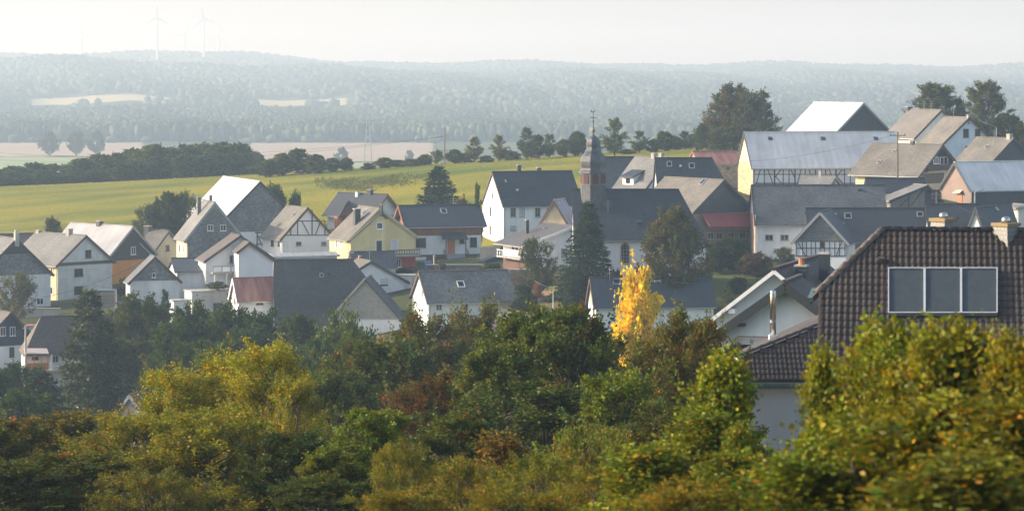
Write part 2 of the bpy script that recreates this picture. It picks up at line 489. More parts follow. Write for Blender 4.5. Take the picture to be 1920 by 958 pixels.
def grid_mesh(name, X, Y, Z, mat):
    r, c = X.shape
    me = bpy.data.meshes.new(name)
    idx = np.arange(r*c).reshape(r, c)
    q = np.stack([idx[:-1, :-1], idx[:-1, 1:], idx[1:, 1:], idx[1:, :-1]], -1).reshape(-1, 4)
    me.vertices.add(r*c); me.vertices.foreach_set('co', np.stack([X, Y, Z], -1).astype('f').ravel())
    me.loops.add(q.size); me.loops.foreach_set('vertex_index', q.astype('i').ravel())
    me.polygons.add(len(q)); me.polygons.foreach_set('loop_start', np.arange(0, q.size, 4, dtype='i'))
    me.polygons.foreach_set('use_smooth', np.ones(len(q), bool))
    me.update(calc_edges=True); me.validate()
    me.materials.append(mat)
    o = bpy.data.objects.new(name, me); COL.objects.link(o)
    ORG[o.name] = Vector((0, 0, 0))
    return o

def landmat(name, cols, scales, rough=1.0, stretch=(1, 1, 1), bumps=0.0, span=0.2):
    """ground cover: three colours mixed by noise fields of falling size"""
    m, N, L, b = newmat(name)
    geo = N.new("ShaderNodeNewGeometry")
    col = rgb(N, cols[0])
    for c, s in zip(cols[1:], scales):
        f, n = noise_mul(N, L, geo.outputs['Position'], s, 0, 1, 6, stretch, span)
        col = mixcol(N, L, f, col, c)
    f, n = noise_mul(N, L, geo.outputs['Position'], 1.7, 0.8, 1.15, 6)
    L.new(mulcol(N, L, col, f), b.inputs['Base Color']); b.inputs['Roughness'].default_value = rough
    b.inputs['Specular IOR Level'].default_value = 0.1
    if bumps: bump(N, L, b, n.outputs[0], bumps, 0.4)
    return m

M_GROUND = landmat("rough_ground", [(0.060, 0.070, 0.020), (0.075, 0.065, 0.035), (0.045, 0.060, 0.018)], [0.02, 0.11], bumps=0.4)
M_MEADOW = landmat("meadow_grass", [(0.115, 0.140, 0.013), (0.160, 0.165, 0.013), (0.080, 0.112, 0.013), (0.235, 0.200, 0.018)], [0.016, 0.030, 0.055], stretch=(0.45, 1, 1), bumps=0.5, span=0.13)
M_LAWN = landmat("lawn_grass", [(0.065, 0.115, 0.022), (0.095, 0.120, 0.030), (0.12, 0.11, 0.04)], [0.25, 0.9], bumps=0.3)
M_DRY = landmat("dry_lawn", [(0.13, 0.125, 0.042), (0.10, 0.115, 0.032), (0.17, 0.12, 0.06)], [0.2, 0.6], bumps=0.3)
M_ASPH = landmat("asphalt", [(0.055, 0.056, 0.058), (0.075, 0.074, 0.072)], [0.5], 0.9)
M_PATH = landmat("trodden_path", [(0.26, 0.17, 0.10), (0.22, 0.15, 0.09)], [0.5], 0.95)
M_VALLEY = landmat("valley_ground", [(0.07, 0.085, 0.03), (0.06, 0.07, 0.03)], [0.004])
M_PLOUGH = landmat("ploughed_field", [(0.34, 0.26, 0.19), (0.30, 0.235, 0.175)], [0.01], stretch=(0.2, 1, 1))
M_PALEG = landmat("pale_green_field", [(0.22, 0.27, 0.10), (0.26, 0.28, 0.12)], [0.01], stretch=(0.2, 1, 1))
M_STUB = landmat("stubble_field", [(0.42, 0.36, 0.17), (0.36, 0.33, 0.16)], [0.006], stretch=(0.2, 1, 1))

ys = np.concatenate([np.arange(-40, 30, 5), np.arange(30, 760, 3.2), np.geomspace(762, 13000, 90)])
ks = np.linspace(-1, 1, 221)
kw = np.where(ys[:, None] < 760, 1, 1)
KX = ks[None, :] * (25 + 0.32*np.maximum(ys[:, None], 0))
YY = np.repeat(ys[:, None], len(ks), 1)
ZZ = ground_z(np.stack([KX.ravel(), YY.ravel()], 1)).reshape(YY.shape)
ground = tag(grid_mesh("ground", KX, YY, ZZ, M_GROUND), "rough green ground of the hillside and valley", None, None, "structure")

def drape(name, x0, x1, d0, d1, mat, lift, label, nx=60, ny=40, edge=0.0, dl=None):
    """a sheet laid over the ground between two photo columns and two distances; dl gives the near edge per column"""
    kx = np.linspace((x0-PX0)/F, (x1-PX0)/F, nx)[None, :]
    t = np.linspace(0, 1, ny)[:, None]
    n0 = d0 if dl is None else np.interp(kx*F+PX0, dl[0], dl[1])
    wob = edge*(np.sin(kx*190+d0) + 0.6*np.sin(kx*430+1+d1))
    D = n0 + wob*(1-t) + (d1 + wob - n0 - wob*0)*t
    wx = edge*0.25*np.sin(D*0.11 + d0)
    X = kx*D + wx*(np.linspace(-1, 1, nx)[None, :])
    Z = ground_z(np.stack([X.ravel(), D.ravel()], 1)).reshape(X.shape) + lift
    return tag(grid_mesh(name, X, D, Z, mat), label, None, None, "structure")

drape("meadow", -700, 1480, 445, 700, M_MEADOW, 0.05, "sunlit yellow green meadow on the rise behind the village", 150, 80, 0,
      ([-700, 0, 300, 560, 800, 1000, 1200, 1480], [452, 456, 478, 482, 432, 430, 470, 500]))
drape("lawn", 938, 1120, 338, 364, M_DRY, 0.06, "dry lawn below the tall conifer beside the church", 30, 20, 0.6)
drape("lawn", 1326, 1420, 354, 378, M_LAWN, 0.06, "green garden lawn beside the right end of the church", 20, 16, 0.6)
drape("lawn", 896, 946, 414, 430, M_LAWN, 0.07, "bright green lawn strip in front of the large white house", 20, 16, 0.4)
drape("lawn", 822, 912, 399, 413, M_LAWN, 0.06, "small front lawn before the house with an orange door", 20, 12, 0.3)
drape("path", 1000, 1110, 357, 361, M_PATH, 0.10, "reddish earth path under the tall conifer", 24, 8, 0.5)
drape("road", 212, 242, 330, 436, M_ASPH, 0.08, "grey asphalt village street between the left houses", 8, 50, 0.0)
drape("valley_floor", -900, 2900, 1300, 2330, M_VALLEY, 0.3, "hazy valley floor beyond the ridge", 60, 40)
drape("field", -100, 268, 1900, 2240, M_PLOUGH, 0.9, "pale ploughed field in the valley at the far left", 30, 20, 8)
drape("field", -100, 330, 1500, 1880, M_PALEG, 0.9, "pale green field in front of the ploughed one at far left", 30, 20, 8)
drape("field", 470, 812, 1800, 2230, M_PLOUGH, 0.9, "pinkish ploughed field in the valley behind the ridge hedge", 30, 20, 8)
drape("field", 460, 1010, 1480, 1780, M_PALEG, 0.9, "pale green field below the pinkish ploughed field", 30, 20, 8)
drape("field", 60, 330, 3560, 3800, M_STUB, 1.2, "thin pale stubble strip among the far left woods", 30, 10, 15)
drape("field", 470, 650, 3560, 3780, M_STUB, 1.2, "thin pale stubble strip among woods behind the power pylon", 30, 10, 15)
drape("field", 1560, 1990, 4350, 4700, M_STUB, 1.2, "thin pale field strip on the far right hillside", 30, 10, 15)

# ---------------------------------------------------------------- buildings
class House:
    def __init__(s, key, name, label, cat, wall=WHITE, roof=SLATE, th=0.22, oe=0.45, og=0.30, trim=DARKP, gutter=ZINC,
                 hip_far=0.0, hip_near=0.0, parent=None, base=None, caps=True, roofname="roof", wallname="wall", flat=False):
        h = s.h = LAY[key]; s.key = key
        s.th = th
        zc = ground_z([(c.x, c.y) for c in h.corners()])
        s.zb = min(zc) - 0.6 if base is None else base
        if parent is None:
            c = h.C + h.g*(h.W/2) + h.r*(h.L/2)
            s.root = root(name, (c.x, c.y, float(zc.mean())), label, cat)
        else: s.root = parent
        W, L, f, ze, ze2, zr = h.W, h.L, h.f, h.ze, h.ze2, h.zr
        s.m1 = (zr-ze)/(f*W); s.m2 = (zr-ze2)/((1-f)*W)
        G = Geo()
        zn = (ze if hip_near else zr) - th; zf = (ze if hip_far else zr) - th
        prof = lambda b, zt: [h.pt(0, b, s.zb), h.pt(W, b, s.zb), h.pt(W, b, ze2-th), h.pt(f*W, b, zt), h.pt(0, b, ze-th)]
        A, B = prof(0, zn), prof(L, zf)
        G.v = A + B
        G.f = [(0, 1, 2, 3, 4), (9, 8, 7, 6, 5), (5, 6, 1, 0), (6, 7, 2, 1), (7, 8, 3, 2), (8, 9, 4, 3), (9, 5, 0, 4)]
        if h.g.cross(h.r) < 0: G.f = [t[::-1] for t in G.f]
        s.wall = G.make(wallname, wall, s.root)
        R = Geo()
        e1, e2 = ze - oe*s.m1, ze2 - oe*s.m2
        r0, r1 = -og + hip_near, L + og - hip_far
        dn = (0, 0, -th)
        def slab(p):
            n = (Vector(p[1])-Vector(p[0])).cross(Vector(p[2])-Vector(p[0]))
            if n.z < 0: p = p[::-1]
            R.prism(p, dn)
        slab([h.pt(-oe, -og, e1), h.pt(-oe, L+og, e1), h.pt(f*W, r1, zr), h.pt(f*W, r0, zr)])
        slab([h.pt(W+oe, -og, e2), h.pt(W+oe, L+og, e2), h.pt(f*W, r1, zr), h.pt(f*W, r0, zr)])
        if hip_far: slab([h.pt(-oe, L+og, e1), h.pt(W+oe, L+og, e2), h.pt(f*W, r1, zr)])
        if hip_near: slab([h.pt(-oe, -og, e1), h.pt(W+oe, -og, e2), h.pt(f*W, r0, zr)])
        s.roof = R.make(roofname, roof, s.root)
        s.oe, s.og, s.e1, s.e2 = oe, og, e1, e2
        if caps and not flat:
            g = Geo(); up = Vector((0, 0, 1))
            g.bar(h.pt(f*W, r0-0.02, zr+0.03), h.pt(f*W, r1+0.02, zr+0.03), 0.14, up, 0.06)
            g.make("ridge_cap", roof, s.root)
        if trim and not hip_near:
            for (a, z, m) in ((-oe-0.02, e1, 1), (W+oe+0.02, e2, 2)):
                g = Geo(); dz = -th/2 - 0.05
                g.bar(h.pt(a, -og-0.035, z+dz), h.pt(f*W, -og-0.035, zr+dz), 0.03, Vector((0, 0, 1)), th/2+0.07)
                g.make("barge_board", trim, s.root)
        if gutter:
            g = Geo()
            g.bar(h.pt(-oe-0.07, -og+0.05, e1-th+0.04), h.pt(-oe-0.07, L+og-0.05, e1-th+0.04), 0.065, Vector((0, 0, 1)), 0.065)
            g.make("gutter", gutter, s.root)
            g = Geo(); x = 0.12
            g.tube([h.pt(-oe-0.07, 0.25, e1-th), h.pt(-0.08, 0.25, e1-th-0.45), h.pt(-0.08, 0.25, s.zb+0.3)], 0.05, 5)
            g.make("downpipe", gutter, s.root)
    # --- a point on a face seen in the photo: 'G' the gable end, 'S' the visible long side
    def at(s, face, px, py, off=0.0, z=None):
        h = s.h
        d, n = (h.g, -h.r) if face == 'G' else (h.r, -h.g)
        t = h.hit(d, px); p = h.C + d*t
        zz = zpix(py, p.y) if z is None else z
        p = p + n*off
        return Vector((p.x, p.y, zz))
    def rect(s, face, x0, y0, x1, y1, o0, o1, G=None):
        """box proud of a face between offsets o0 and o1"""
        G = G or Geo(); xm = (x0+x1)/2
        zt, zl = s.at(face, xm, y0).z, s.at(face, xm, y1).z
        a, b = s.at(face, x0, 0, o0, zl), s.at(face, x1, 0, o0, zl)
        c, d = s.at(face, x1, 0, o1, zl), s.at(face, x0, 0, o1, zl)
        up = Vector((0, 0, zt-zl))
        q = [a, b, c, d]
        if (b-a).cross(c-b).z < 0: q = q[::-1]
        G.hexa(q, [p+up for p in q]); return G
    def panel(s, face, x0, y0, x1, y1, mat, name, o0=0.0, o1=0.05):
        return s.rect(face, x0, y0, x1, y1, o0-0.02, o1).make(name, mat, s.root)
    def window(s, face, px, py, w, hh, frame=WHITEP, glass=GLASS, o=0.0, mull=True, fw=1.0, sill=True, name="window"):
        x0, x1, y0, y1 = px-w/2, px+w/2, py-hh/2, py+hh/2
        G = Geo()
        for q in ((x0, y0, x1, y0+fw), (x0, y1-fw, x1, y1), (x0, y0+fw, x0+fw, y1-fw), (x1-fw, y0+fw, x1, y1-fw)):
            s.rect(face, *q, o-0.01, o+0.07, G)
        if mull: s.rect(face, px-fw*0.4, y0+fw, px+fw*0.4, y1-fw, o-0.01, o+0.06, G)
        fr = G.make(name, frame, s.root)
        s.rect(face, x0+fw*0.5, y0+fw*0.5, x1-fw*0.5, y1-fw*0.5, o-0.05, o+0.03).make("pane", glass, fr)
        if sill: s.rect(face, x0-fw, y1, x1+fw, y1+fw*0.8, o-0.02, o+0.16).make("sill", frame, fr)
        return fr
    def door(s, face, x0, y0, x1, y1, mat, name="door", o=0.0):
        d = s.rect(face, x0, y0, x1, y1, o-0.02, o+0.07).make(name, mat, s.root)
        s.rect(face, x1-(x1-x0)*0.2, (y0+y1)/2, x1-(x1-x0)*0.1, (y0+y1)/2+1.2, o+0.07, o+0.12).make("handle", ZINC, d)
        return d
    def beam(s, face, x0, y0, x1, y1, wpx=1.4, mat=BEAM, o=0.0):
        a, b = s.at(face, x0, y0, o+0.02), s.at(face, x1, y1, o+0.02)
        n = -s.h.r if face == 'G' else -s.h.g
        G = Geo(); w = wpx/2/F*a.y
        G.bar(a, b, w, Vector((n.x, n.y, 0)), 0.05)
        return G.make("beam", mat, s.root)
    def clad(s, y_low, mat, name="gable_cladding", o=0.05, inset=0.0):
        """upper part of the gable end faced with another material, down to a photo row"""
        h = s.h; W, f = h.W, h.f; th = s.th
        zl = zpix(y_low, (h.C + h.g*(W/2)).y)
        z1, z2, zr = h.ze-th, h.ze2-th, h.zr-th-0.03
        pts = []
        if zl < z1: pts += [(0, z1-0.02), (0, zl)]
        else: a = f*W*(zl-z1)/(zr-z1); pts += [(a, zl)]
        if zl < z2: pts += [(W, zl), (W, z2-0.02)]
        else: a = W-(1-f)*W*(zl-z2)/(zr-z2); pts += [(a, zl)]
        pts += [(f*W, zr)]
        poly = [h.pt(a, 0.0, z) for a, z in pts]
        G = Geo(); n = Vector((-h.r.x, -h.r.y, 0))*o
        if (poly[1]-poly[0]).cross(poly[2]-poly[1]).dot(n) > 0: poly = poly[::-1]
        G.prism([p - n*0.2 for p in poly][::-1] if False else poly, n)
        return G.make(name, mat, s.root)
    def roof_pt(s, px, py):
        """where the sight line through a photo point meets the visible roof slope"""
        h = s.h
        dirv = Vector(((px-PX0)/F, 1, -(py-HOR)/F))
        o = h.pt(0, 0, h.ze)
        e1 = Vector((h.r.x, h.r.y, 0)); e2 = Vector((h.g.x, h.g.y, s.m1)); n = e1.cross(e2).normalized()
        if n.z < 0: n = -n
        t = (o - Vector((0, 0, CAMZ))).dot(n)/dirv.dot(n)
        return Vector((0, 0, CAMZ)) + dirv*t, e1.normalized(), e2.normalized(), n
    def skylight(s, px, py, w=0.8, l=1.1, frame=GREYP, name="skylight"):
        p, e1, e2, n = s.roof_pt(px, py); G = Geo()
        for sx, sy, a, b in ((-1, 0, 0.06, l/2), (1, 0, 0.06, l/2), (0, -1, w/2, 0.06), (0, 1, w/2, 0.06)):
            G.box(p + e1*(sx*w/2) + e2*(sy*l/2) + n*0.05, e1*a, e2*b, n*0.06)
        fr = G.make(name, frame, s.root)
        G = Geo(); G.box(p + n*0.03, e1*(w/2), e2*(l/2), n*0.04); G.make("pane", GLASS, fr)
    def vent(s, px, py, w=0.5, l=0.5, mat=GREYP, name="roof_hatch"):
        p, e1, e2, n = s.roof_pt(px, py); G = Geo()
        G.hexa([p-e1*w/2-e2*l/2, p+e1*w/2-e2*l/2, p+e1*w/2+e2*l/2, p-e1*w/2+e2*l/2],
               [p-e1*w/2-e2*l/2+n*0.3, p+e1*w/2-e2*l/2+n*0.3, p+e1*w/2+e2*l/2+n*0.05, p-e1*w/2+e2*l/2+n*0.05])
        G.make(name, mat, s.root)
    def on_ridge(s, px, a=None):
        h = s.h; a = h.f*h.W if a is None else a
        o = h.C + h.g*a; k = (px-PX0)/F
        b = (k*o.y - o.x)/(h.r.x - k*h.r.y)
        zr = h.zr - abs(a-h.f*h.W)*(s.m1 if a < h.f*h.W else s.m2)
        return a, b, zr
    def chimney(s, px, ytop, wpx, a=None, mat=SLATE, cap=CONCRETE, deep=1.0, pot=False):
        h = s.h; a, b, zr = s.on_ridge(px, a)
        c = h.pt(a, b, 0); w = wpx/2/F*c.y*0.86; zt = zpix(ytop, c.y); zl = zr - 1.2
        g3, r3 = Vector((h.g.x, h.g.y, 0)), Vector((h.r.x, h.r.y, 0))
        G = Geo(); G.box((c.x, c.y, (zt+zl)/2), g3*w*deep, r3*w, (0, 0, (zt-zl)/2))
        ch = G.make("chimney", mat, s.root)
        G = Geo(); G.box((c.x, c.y, zt+0.03), g3*w*1.14*deep, r3*w*1.14, (0, 0, 0.05)); G.make("chimney_cap", cap, ch)
        if pot:
            G = Geo(); G.lathe((c.x, c.y, zt+0.08), [(w*0.55, 0), (w*0.5, 0.35), (w*0.6, 0.4)], 8); G.make("chimney_pot", TERRA, ch)
        return ch
    def antenna(s, px, ytop, a=None):
        h = s.h; a, b, zr = s.on_ridge(px, a); c = h.pt(a, b, zr-0.3); zt = zpix(ytop, c.y)
        G = Geo(); G.tube([c, (c.x, c.y, zt)], 0.035, 5)
        for q, w in ((0.15, 0.45), (0.5, 0.6), (0.8, 0.35)):
            G.bar((c.x-w, c.y, zt-q), (c.x+w, c.y, zt-q), 0.02, (0, 0, 1))
        G.make("antenna", GALV, s.root)

H = House
# --- left edge of the village
b = H('slate_left', "house", "white house with tall slate-hung gable at the left edge of the village", "house", WHITE2, FIBRE_G, trim=DARKP)
b.clad(516, SLATE_G, o=0.06); b.clad(476, SLATE_D, "gable_cladding", o=0.10)
b.window('G', 75, 565, 13, 12); b.panel('G', 20, 576, 96, 600, CONCRETE, "plinth")
b.chimney(31, 437, 9, mat=CONCRETE)
b = H('dark_far_left', "house", "low dark roofed house behind the slate-hung gable at far left", "house", WHITE2, TILE_BR)
b.chimney(31, 432, 7, mat=CONCRETE)
b = H('pale_panel', "house", "three storey house with pale panelled gable and brown trim", "house", CREAM, FIBRE_G, trim=BROWNP, oe=0.5, og=0.35)
b.clad(579, CLAD_W, "panel_cladding", o=0.05)
b.panel('G', 109, 490, 212, 496, BROWNP, "trim_band", 0.05, 0.12)
for y, w, hh in ((476, 12, 15), (511, 17, 15), (544, 17, 15)): b.window('G', 165 if y < 490 else 147, y, w-1, hh, BROWNP, o=0.05)
for y in (508, 545): b.window('S', 97, y, 5, 14, WHITEP, mull=False)
b.chimney(73, 432, 9, mat=CONCRETE); b.chimney(130, 430, 11, mat=CONCRETE)
b = H('orange', "house", "house with dark clad upper gable over orange walls", "house", ORANGE, METAL_G, trim=GREYP)
b.clad(487, CLAD_D, "dark_cladding", o=0.08); b.window('G', 249, 470, 9, 15, WHITEP, o=0.08)
b.door('G', 248, 500, 262, 520, GREYP, "garage_door"); b.window('G', 272, 494, 8, 9, BROWNP)
b.chimney(187, 415, 11, mat=SLATE_D)
b = H('cream_low', "house", "small cream house with low grey roof between orange house and slate gable house", "house", CREAM, FIBRE_T)
b.window('G', 314, 465, 6, 11, BROWNP); b.chimney(277, 424, 13, mat=CLAD_D); b.chimney(305, 431, 8, a=b.h.W*0.7, mat=TERRA)
b = H('slate_two', "house", "slate-clad gable house with two white framed attic windows", "house", CREAM, FIBRE_G, trim=GREYP, og=0.2)
b.clad(500, SLATE_G, "slate_cladding", o=0.05); b.clad(446, SLATE_G, "upper_slate_cladding", o=0.16)
b.window('G', 394, 427, 11, 12, o=0.16); b.window('G', 418, 427, 11, 12, o=0.16)
b.chimney(373, 370, 8, a=b.h.W*0.32, mat=SLATE_L); b.chimney(395, 367, 6, a=b.h.W*0.5, mat=SLATE_L)
b.window('S', 337, 465, 4, 15, mull=False); b.window('S', 344, 466, 4, 15, mull=False)
b = H('white_barn', "barn", "large slate gabled barn with a bright white metal roof", "barn", WHITE, METAL_W, trim=DARKP, oe=0.4)
b.clad(434, SLATE_G, "slate_cladding", o=0.10)
b.beam('G', 478, 436, 520, 436, 2.4, o=0.03)
for q in ((482, 437, 482, 470), (494, 437, 494, 470), (482, 440, 492, 462), (503, 437, 503, 470)): b.beam('G', *q, 1.8)
b.beam('G', 480, 458, 505, 458, 1.6)
b = H('timber_gable', "house", "white barn-like house with dark half-timbered gable", "house", WHITE, FIBRE_T, trim=BROWNP, oe=0.5)
b.beam('G', 531, 441, 619, 441, 1.7); b.beam('G', 559, 414.5, 610, 414.5, 1.7); b.beam('G', 585, 394, 585, 441, 2.0)
for q in ((545, 427, 545, 441), (558, 415, 558, 441), (609, 415, 609, 441), (566, 415, 580, 441), (601, 415, 591, 441)): b.beam('G', *q, 1.5)
b.window('G', 560, 457, 10, 8, GREYP); b.window('G', 607, 457, 10, 8, GREYP)
b.window('S', 511, 455, 5, 13, BROWNP, mull=False); b.window('S', 523, 457, 3, 9, BROWNP, mull=False)
b.skylight(551, 402, 0.5, 0.7)
b = H('dark_chalet', "house", "dark roofed chalet house with wooden dormer behind the yellow house", "house", WHITE, TILE_D, trim=WOOD_R, oe=0.7, og=0.7)
b.chimney(670, 360, 7, a=b.h.W*0.42, mat=WHITE); b.chimney(694, 356, 10, mat=CLAD_D)
g = Geo(); p = b.roof_pt(652, 398)[0]
g.prism([p+Vector((-1.2, -0.8, -0.6)), p+Vector((1.2, -0.8, -0.6)), p+Vector((0, -0.8, 1.7))], (0, 3.2, 0)); dm = g.make("dormer", WOOD_R, b.root)
g = Geo()
for sx in (-1, 1): g.prism([p+Vector((sx*1.55, -1.1, -0.95)), p+Vector((0, -1.1, 1.95)), p+Vector((0, 3.0, 1.95)), p+Vector((sx*1.55, 3.0, -0.95))], (0, 0, -0.16))
g.make("dormer_roof", TILE_D, dm)
g = Geo(); p = b.at('S', 640, 418, 0.5); g.lathe(p, [(0.9, -1.2), (0.95, 0), (0.9, 1.2)], 10); g.make("bay_window", ODOOR, b.root)
b = H('yellow', "house", "tall yellow gabled house with balcony over a red basement wall", "house", YELLOW, FIBRE_T, trim=plaster((0.5, 0.43, 0.28)), oe=0.35, og=0.3)
h = b.h
g = Geo(); x0, x1 = 655, 721; zt = lambda px: None
pts = [b.at('G', 654.5, 500, 0, b.zb), b.at('G', 721, 500, 0, b.zb), b.at('G', 721, 412), b.at('G', 711, 401), b.at('G', 654.5, 450)]
n3 = Vector((-h.r.x, -h.r.y, 0))*0.55
g.prism([p for p in pts][::-1], n3); g.make("projecting_bay", YELLOW, b.root)
g = Geo()
g.bar(b.at('G', 651, 452, 0.3), b.at('G', 711, 398.5, 0.3), 0.5, (0, 0, 1), 0.09); g.bar(b.at('G', 711, 398.5, 0.3), b.at('G', 724, 410, 0.3), 0.5, (0, 0, 1), 0.09)
g.make("bay_roof", FIBRE_T, b.root)
b.window('G', 709, 423, 13, 13, o=0.56, mull=False, fw=1.6); b.window('G', 708, 462, 13, 25, o=0.56, mull=False, fw=1.3, sill=False)
b.window('G', 740, 459, 13, 20, glass=SHUTTER, mull=False, fw=1.4)
for x in (632, 640): b.window('S', x, 457, 4, 16, mull=False)
b.panel('G', 735, 480, 779, 508, REDW, "red_basement_wall"); b.window('G', 747, 493, 9, 16, o=0.05)
g = b.rect('G', 722, 476, 781, 480, 0, 1.5); g.make("balcony", CONCRETE, b.root)
g = Geo()
for i in range(13):
    x = 723 + i*4.75; b.rect('G', x-0.4, 468, x+0.4, 476, 1.38, 1.44, g)
b.rect('G', 722, 467, 781, 468.6, 1.36, 1.46, g); b.rect('G', 722, 474.5, 781, 475.4, 1.36, 1.46, g); g.make("balcony_railing", DARKP, b.root)
b.chimney(669, 392, 13, a=h.W*0.22, mat=CLAD_D); b.chimney(716, 384, 4, mat=DARKP); b.skylight(683, 398, 0.7, 1.0)
# --- the house with the orange door
b = H('brown_band', "house", "white house with red-brown upper band, dark roof and orange front door", "house", WHITE, TILE_D, trim=WOOD_R, oe=0.40, og=0.9)
b.panel('S', 768, 425, 901.5, 441.5, WOOD_R, "wooden_band", 0, 0.08); b.panel('S', 768, 477, 901.5, 500, BRICKB, "brick_plinth", 0, 0.05)
b.clad(440, WOOD_R, "wooden_gable", o=0.05)
b.window('S', 789, 455, 19, 18, DARKP); b.window('S', 887.5, 454, 13, 18, DARKP); b.window('S', 866.5, 451.5, 9, 10, DARKP, mull=False)
b.door('S', 839, 446.5, 853, 475.5, ODOOR, "front_door"); b.panel('S', 779, 482, 799, 499, WHITEP, "garage_door", 0, 0.09)
g = Geo(); o = 1.9
q = [b.at('S', 824, 445.5, o), b.at('S', 873, 445.5, o), b.at('S', 870, 435, 0.0), b.at('S', 827, 435, 0.0)]
g.prism(q, (0, 0, -0.18)); pr = g.make("porch_roof", TILE_D, b.root)
for x in (832, 869):
    g = b.rect('S', x-0.9, 445, x+0.9, 480, 1.55, 1.7); g.make("porch_post", BROWNP, b.root)
for i in range(5):
    g = b.rect('S', 836, 476+i*2.4, 872, 492, 0.06, 2.6-0.4*(4-i)-0.0) if False else b.rect('S', 836, 476+i*2.5, 872, 478.4+i*2.5, 0.08, 0.9+0.4*i)
    g.make("step", GREYP, b.root)
for x in (829.5, 873):
    g = Geo(); p0, p1 = b.at('S', x, 466, 0.9), b.at('S', x, 476, 2.7); g.bar(p0, p1, 0.04, (0, 0, 1), 0.06)
    for t in (0, 0.25, 0.5, 0.75, 1.0):
        pp = p0.lerp(p1, t); g.bar(pp, pp-Vector((0, 0, 0.95)), 0.03, (0, 1, 0))
    g.make("stair_railing", BROWNP, b.root)
b.skylight(832, 396, 0.9, 1.2); b.antenna(850, 371)
# --- big white house beside the church
b = H('white_big', "house", "large white house with steep dark roof beside the church tower", "house", WHITE, SLATE_B, trim=BROWNP, oe=0.3, og=0.15)
for x, gl in ((962, GLASS), (979, SHUTTER), (1008, GLASS), (1030, GLASS)): b.window('S', x, 398, 10, 18, GREYP, gl)
b.window('S', 962, 428, 10, 9, GREYP, SHUTTER)
for x, y, w, hh in ((923.5, 367, 2.6, 9), (920, 397, 2.8, 17), (919.5, 431.5, 2.8, 17)): b.window('G', x, y, w, hh, GREYP, mull=False, fw=0.5)
b.panel('G', 905.2, 453, 944, 466, BRICKB, "brick_plinth"); b.panel('S', 944, 452, 1000, 462, BRICKB, "brick_plinth")
b.chimney(973, 310, 8, mat=SLATE_D); b.chimney(1010, 315, 9, a=b.h.W*0.65, mat=SLATE_D); b.vent(970, 357, 0.4, 0.6); b.vent(948, 340, 0.15, 0.8)
b = H('low_roof', "house", "house with wide low dark roof and terrace left of the conifer", "house", WHITE, shingle((0.075, 0.07, 0.068), 0.5, 0.4, 0.1, 0.7, 0.15), trim=WHITEP, oe=1.3, og=0.6)
b.chimney(988, 413, 7, a=b.h.W*0.22, mat=CLAD_D); b.panel('G', 1052, 466, 1062, 484, GREYP, "cellar_door"); b.panel('S', 944, 484, 990, 515, BRICKB, "brick_base")
b.panel('G', 990, 484, 1010, 515, BRICKB, "brick_base"); b.window('S', 966, 462, 14, 14, WHITEP); b.skylight(1022, 428, 0.6, 0.5)
g = b.rect('S', 946, 482, 990, 484, 0.02, 1.3); g.make("terrace_slab", CONCRETE, b.root)
g = Geo()
for i in range(10): b.rect('S', 947+i*4.6, 470, 947.6+i*4.6, 482, 1.2, 1.25, g)
b.rect('S', 946, 469.5, 989, 470.8, 1.18, 1.27, g); g.make("terrace_railing", WHITEP, b.root)
b = H('cream_gable', "house", "small cream boarded gable with rust striped metal roof left of the church", "house", WHITE, METAL_RB, trim=BROWNP, oe=0.3, og=0.35)
b.clad(421, WOOD_C, "cream_boarding", o=0.05)

# --- the church
b = ch = H('church', "church", "white village church with dark slate roof and onion-domed tower", "church", WHITE, SLATE_B, trim=None, oe=0.4, og=0.1, hip_far=3.4)
h = b.h
def arched(px, py0, py1, w):
    xs = [px-w/2, px+w/2]; d = b.at('S', px, py0).y; r = w/2/F*d
    def outline(rr, zlow, zc, off):
        c = b.at('S', px, py0, off, zc); t = (b.at('S', px+w/2, py0, off, zc)-c).normalized()
        pts = [c - t*rr + Vector((0, 0, zlow-zc)), c + t*rr + Vector((0, 0, zlow-zc))]
        for i in range(9):
            an = math.pi*i/8; pts.append(c + t*(rr*math.cos(an)) + Vector((0, 0, rr*math.sin(an))))
        return pts
    zl = zpix(py1, d); zc = zpix(py0, d)-r; n = Vector((-h.g.x, -h.g.y, 0))
    g = Geo(); o_, i_ = outline(r, zl-0.12, zc, 0.10), outline(r*0.74, zl+0.15, zc, 0.10)
    o2, i2 = outline(r, zl-0.12, zc, 0.0), outline(r*0.74, zl+0.15, zc, 0.0)
    k = len(o_); g.v = o_ + i_ + o2 + i2
    for i in range(k):
        j = (i+1) % k
        g.f += [(i, j, k+j, k+i), (j, i, 2*k+i, 2*k+j), (k+i, k+j, 3*k+j, 3*k+i)]
    fr = g.make("arched_window", TANW, b.root)
    g = Geo(); g.prism(outline(r*0.76, zl+0.12, zc, 0.02)[::-1], n*0.02); g.make("pane", GLASS, fr)
    g = Geo(); t = (b.at('S', px+w/2, py0)-b.at('S', px, py0)).normalized(); c = b.at('S', px, py0, 0.06, zc)
    for q in (-0.33, 0.33): g.bar(c+t*(r*q)+Vector((0, 0, zl-zc+0.15)), c+t*(r*q)+Vector((0, 0, r*0.6)), 0.025, n)
    zz = zl+0.5
    while zz < zc: g.bar(c-t*(r*0.75)+Vector((0, 0, zz-zc)), c+t*(r*0.75)+Vector((0, 0, zz-zc)), 0.02, n); zz += 0.45
    g.make("glazing_bars", GREYP, fr)
arched(1172, 454, 495, 19); arched(1252, 454, 495, 19); arched(1110, 454, 495, 19)
b.panel('S', 1076, 524, 1323, 540, CONCRETE, "plinth")
b.vent(1199, 416, 0.7, 0.7, SLATE_D, "roof_hatch"); b.antenna(1140, 376, a=h.W*0.25)
TC = h.pt(h.W*0.46, 2.72, 0); rot = math.radians(22.5+8)
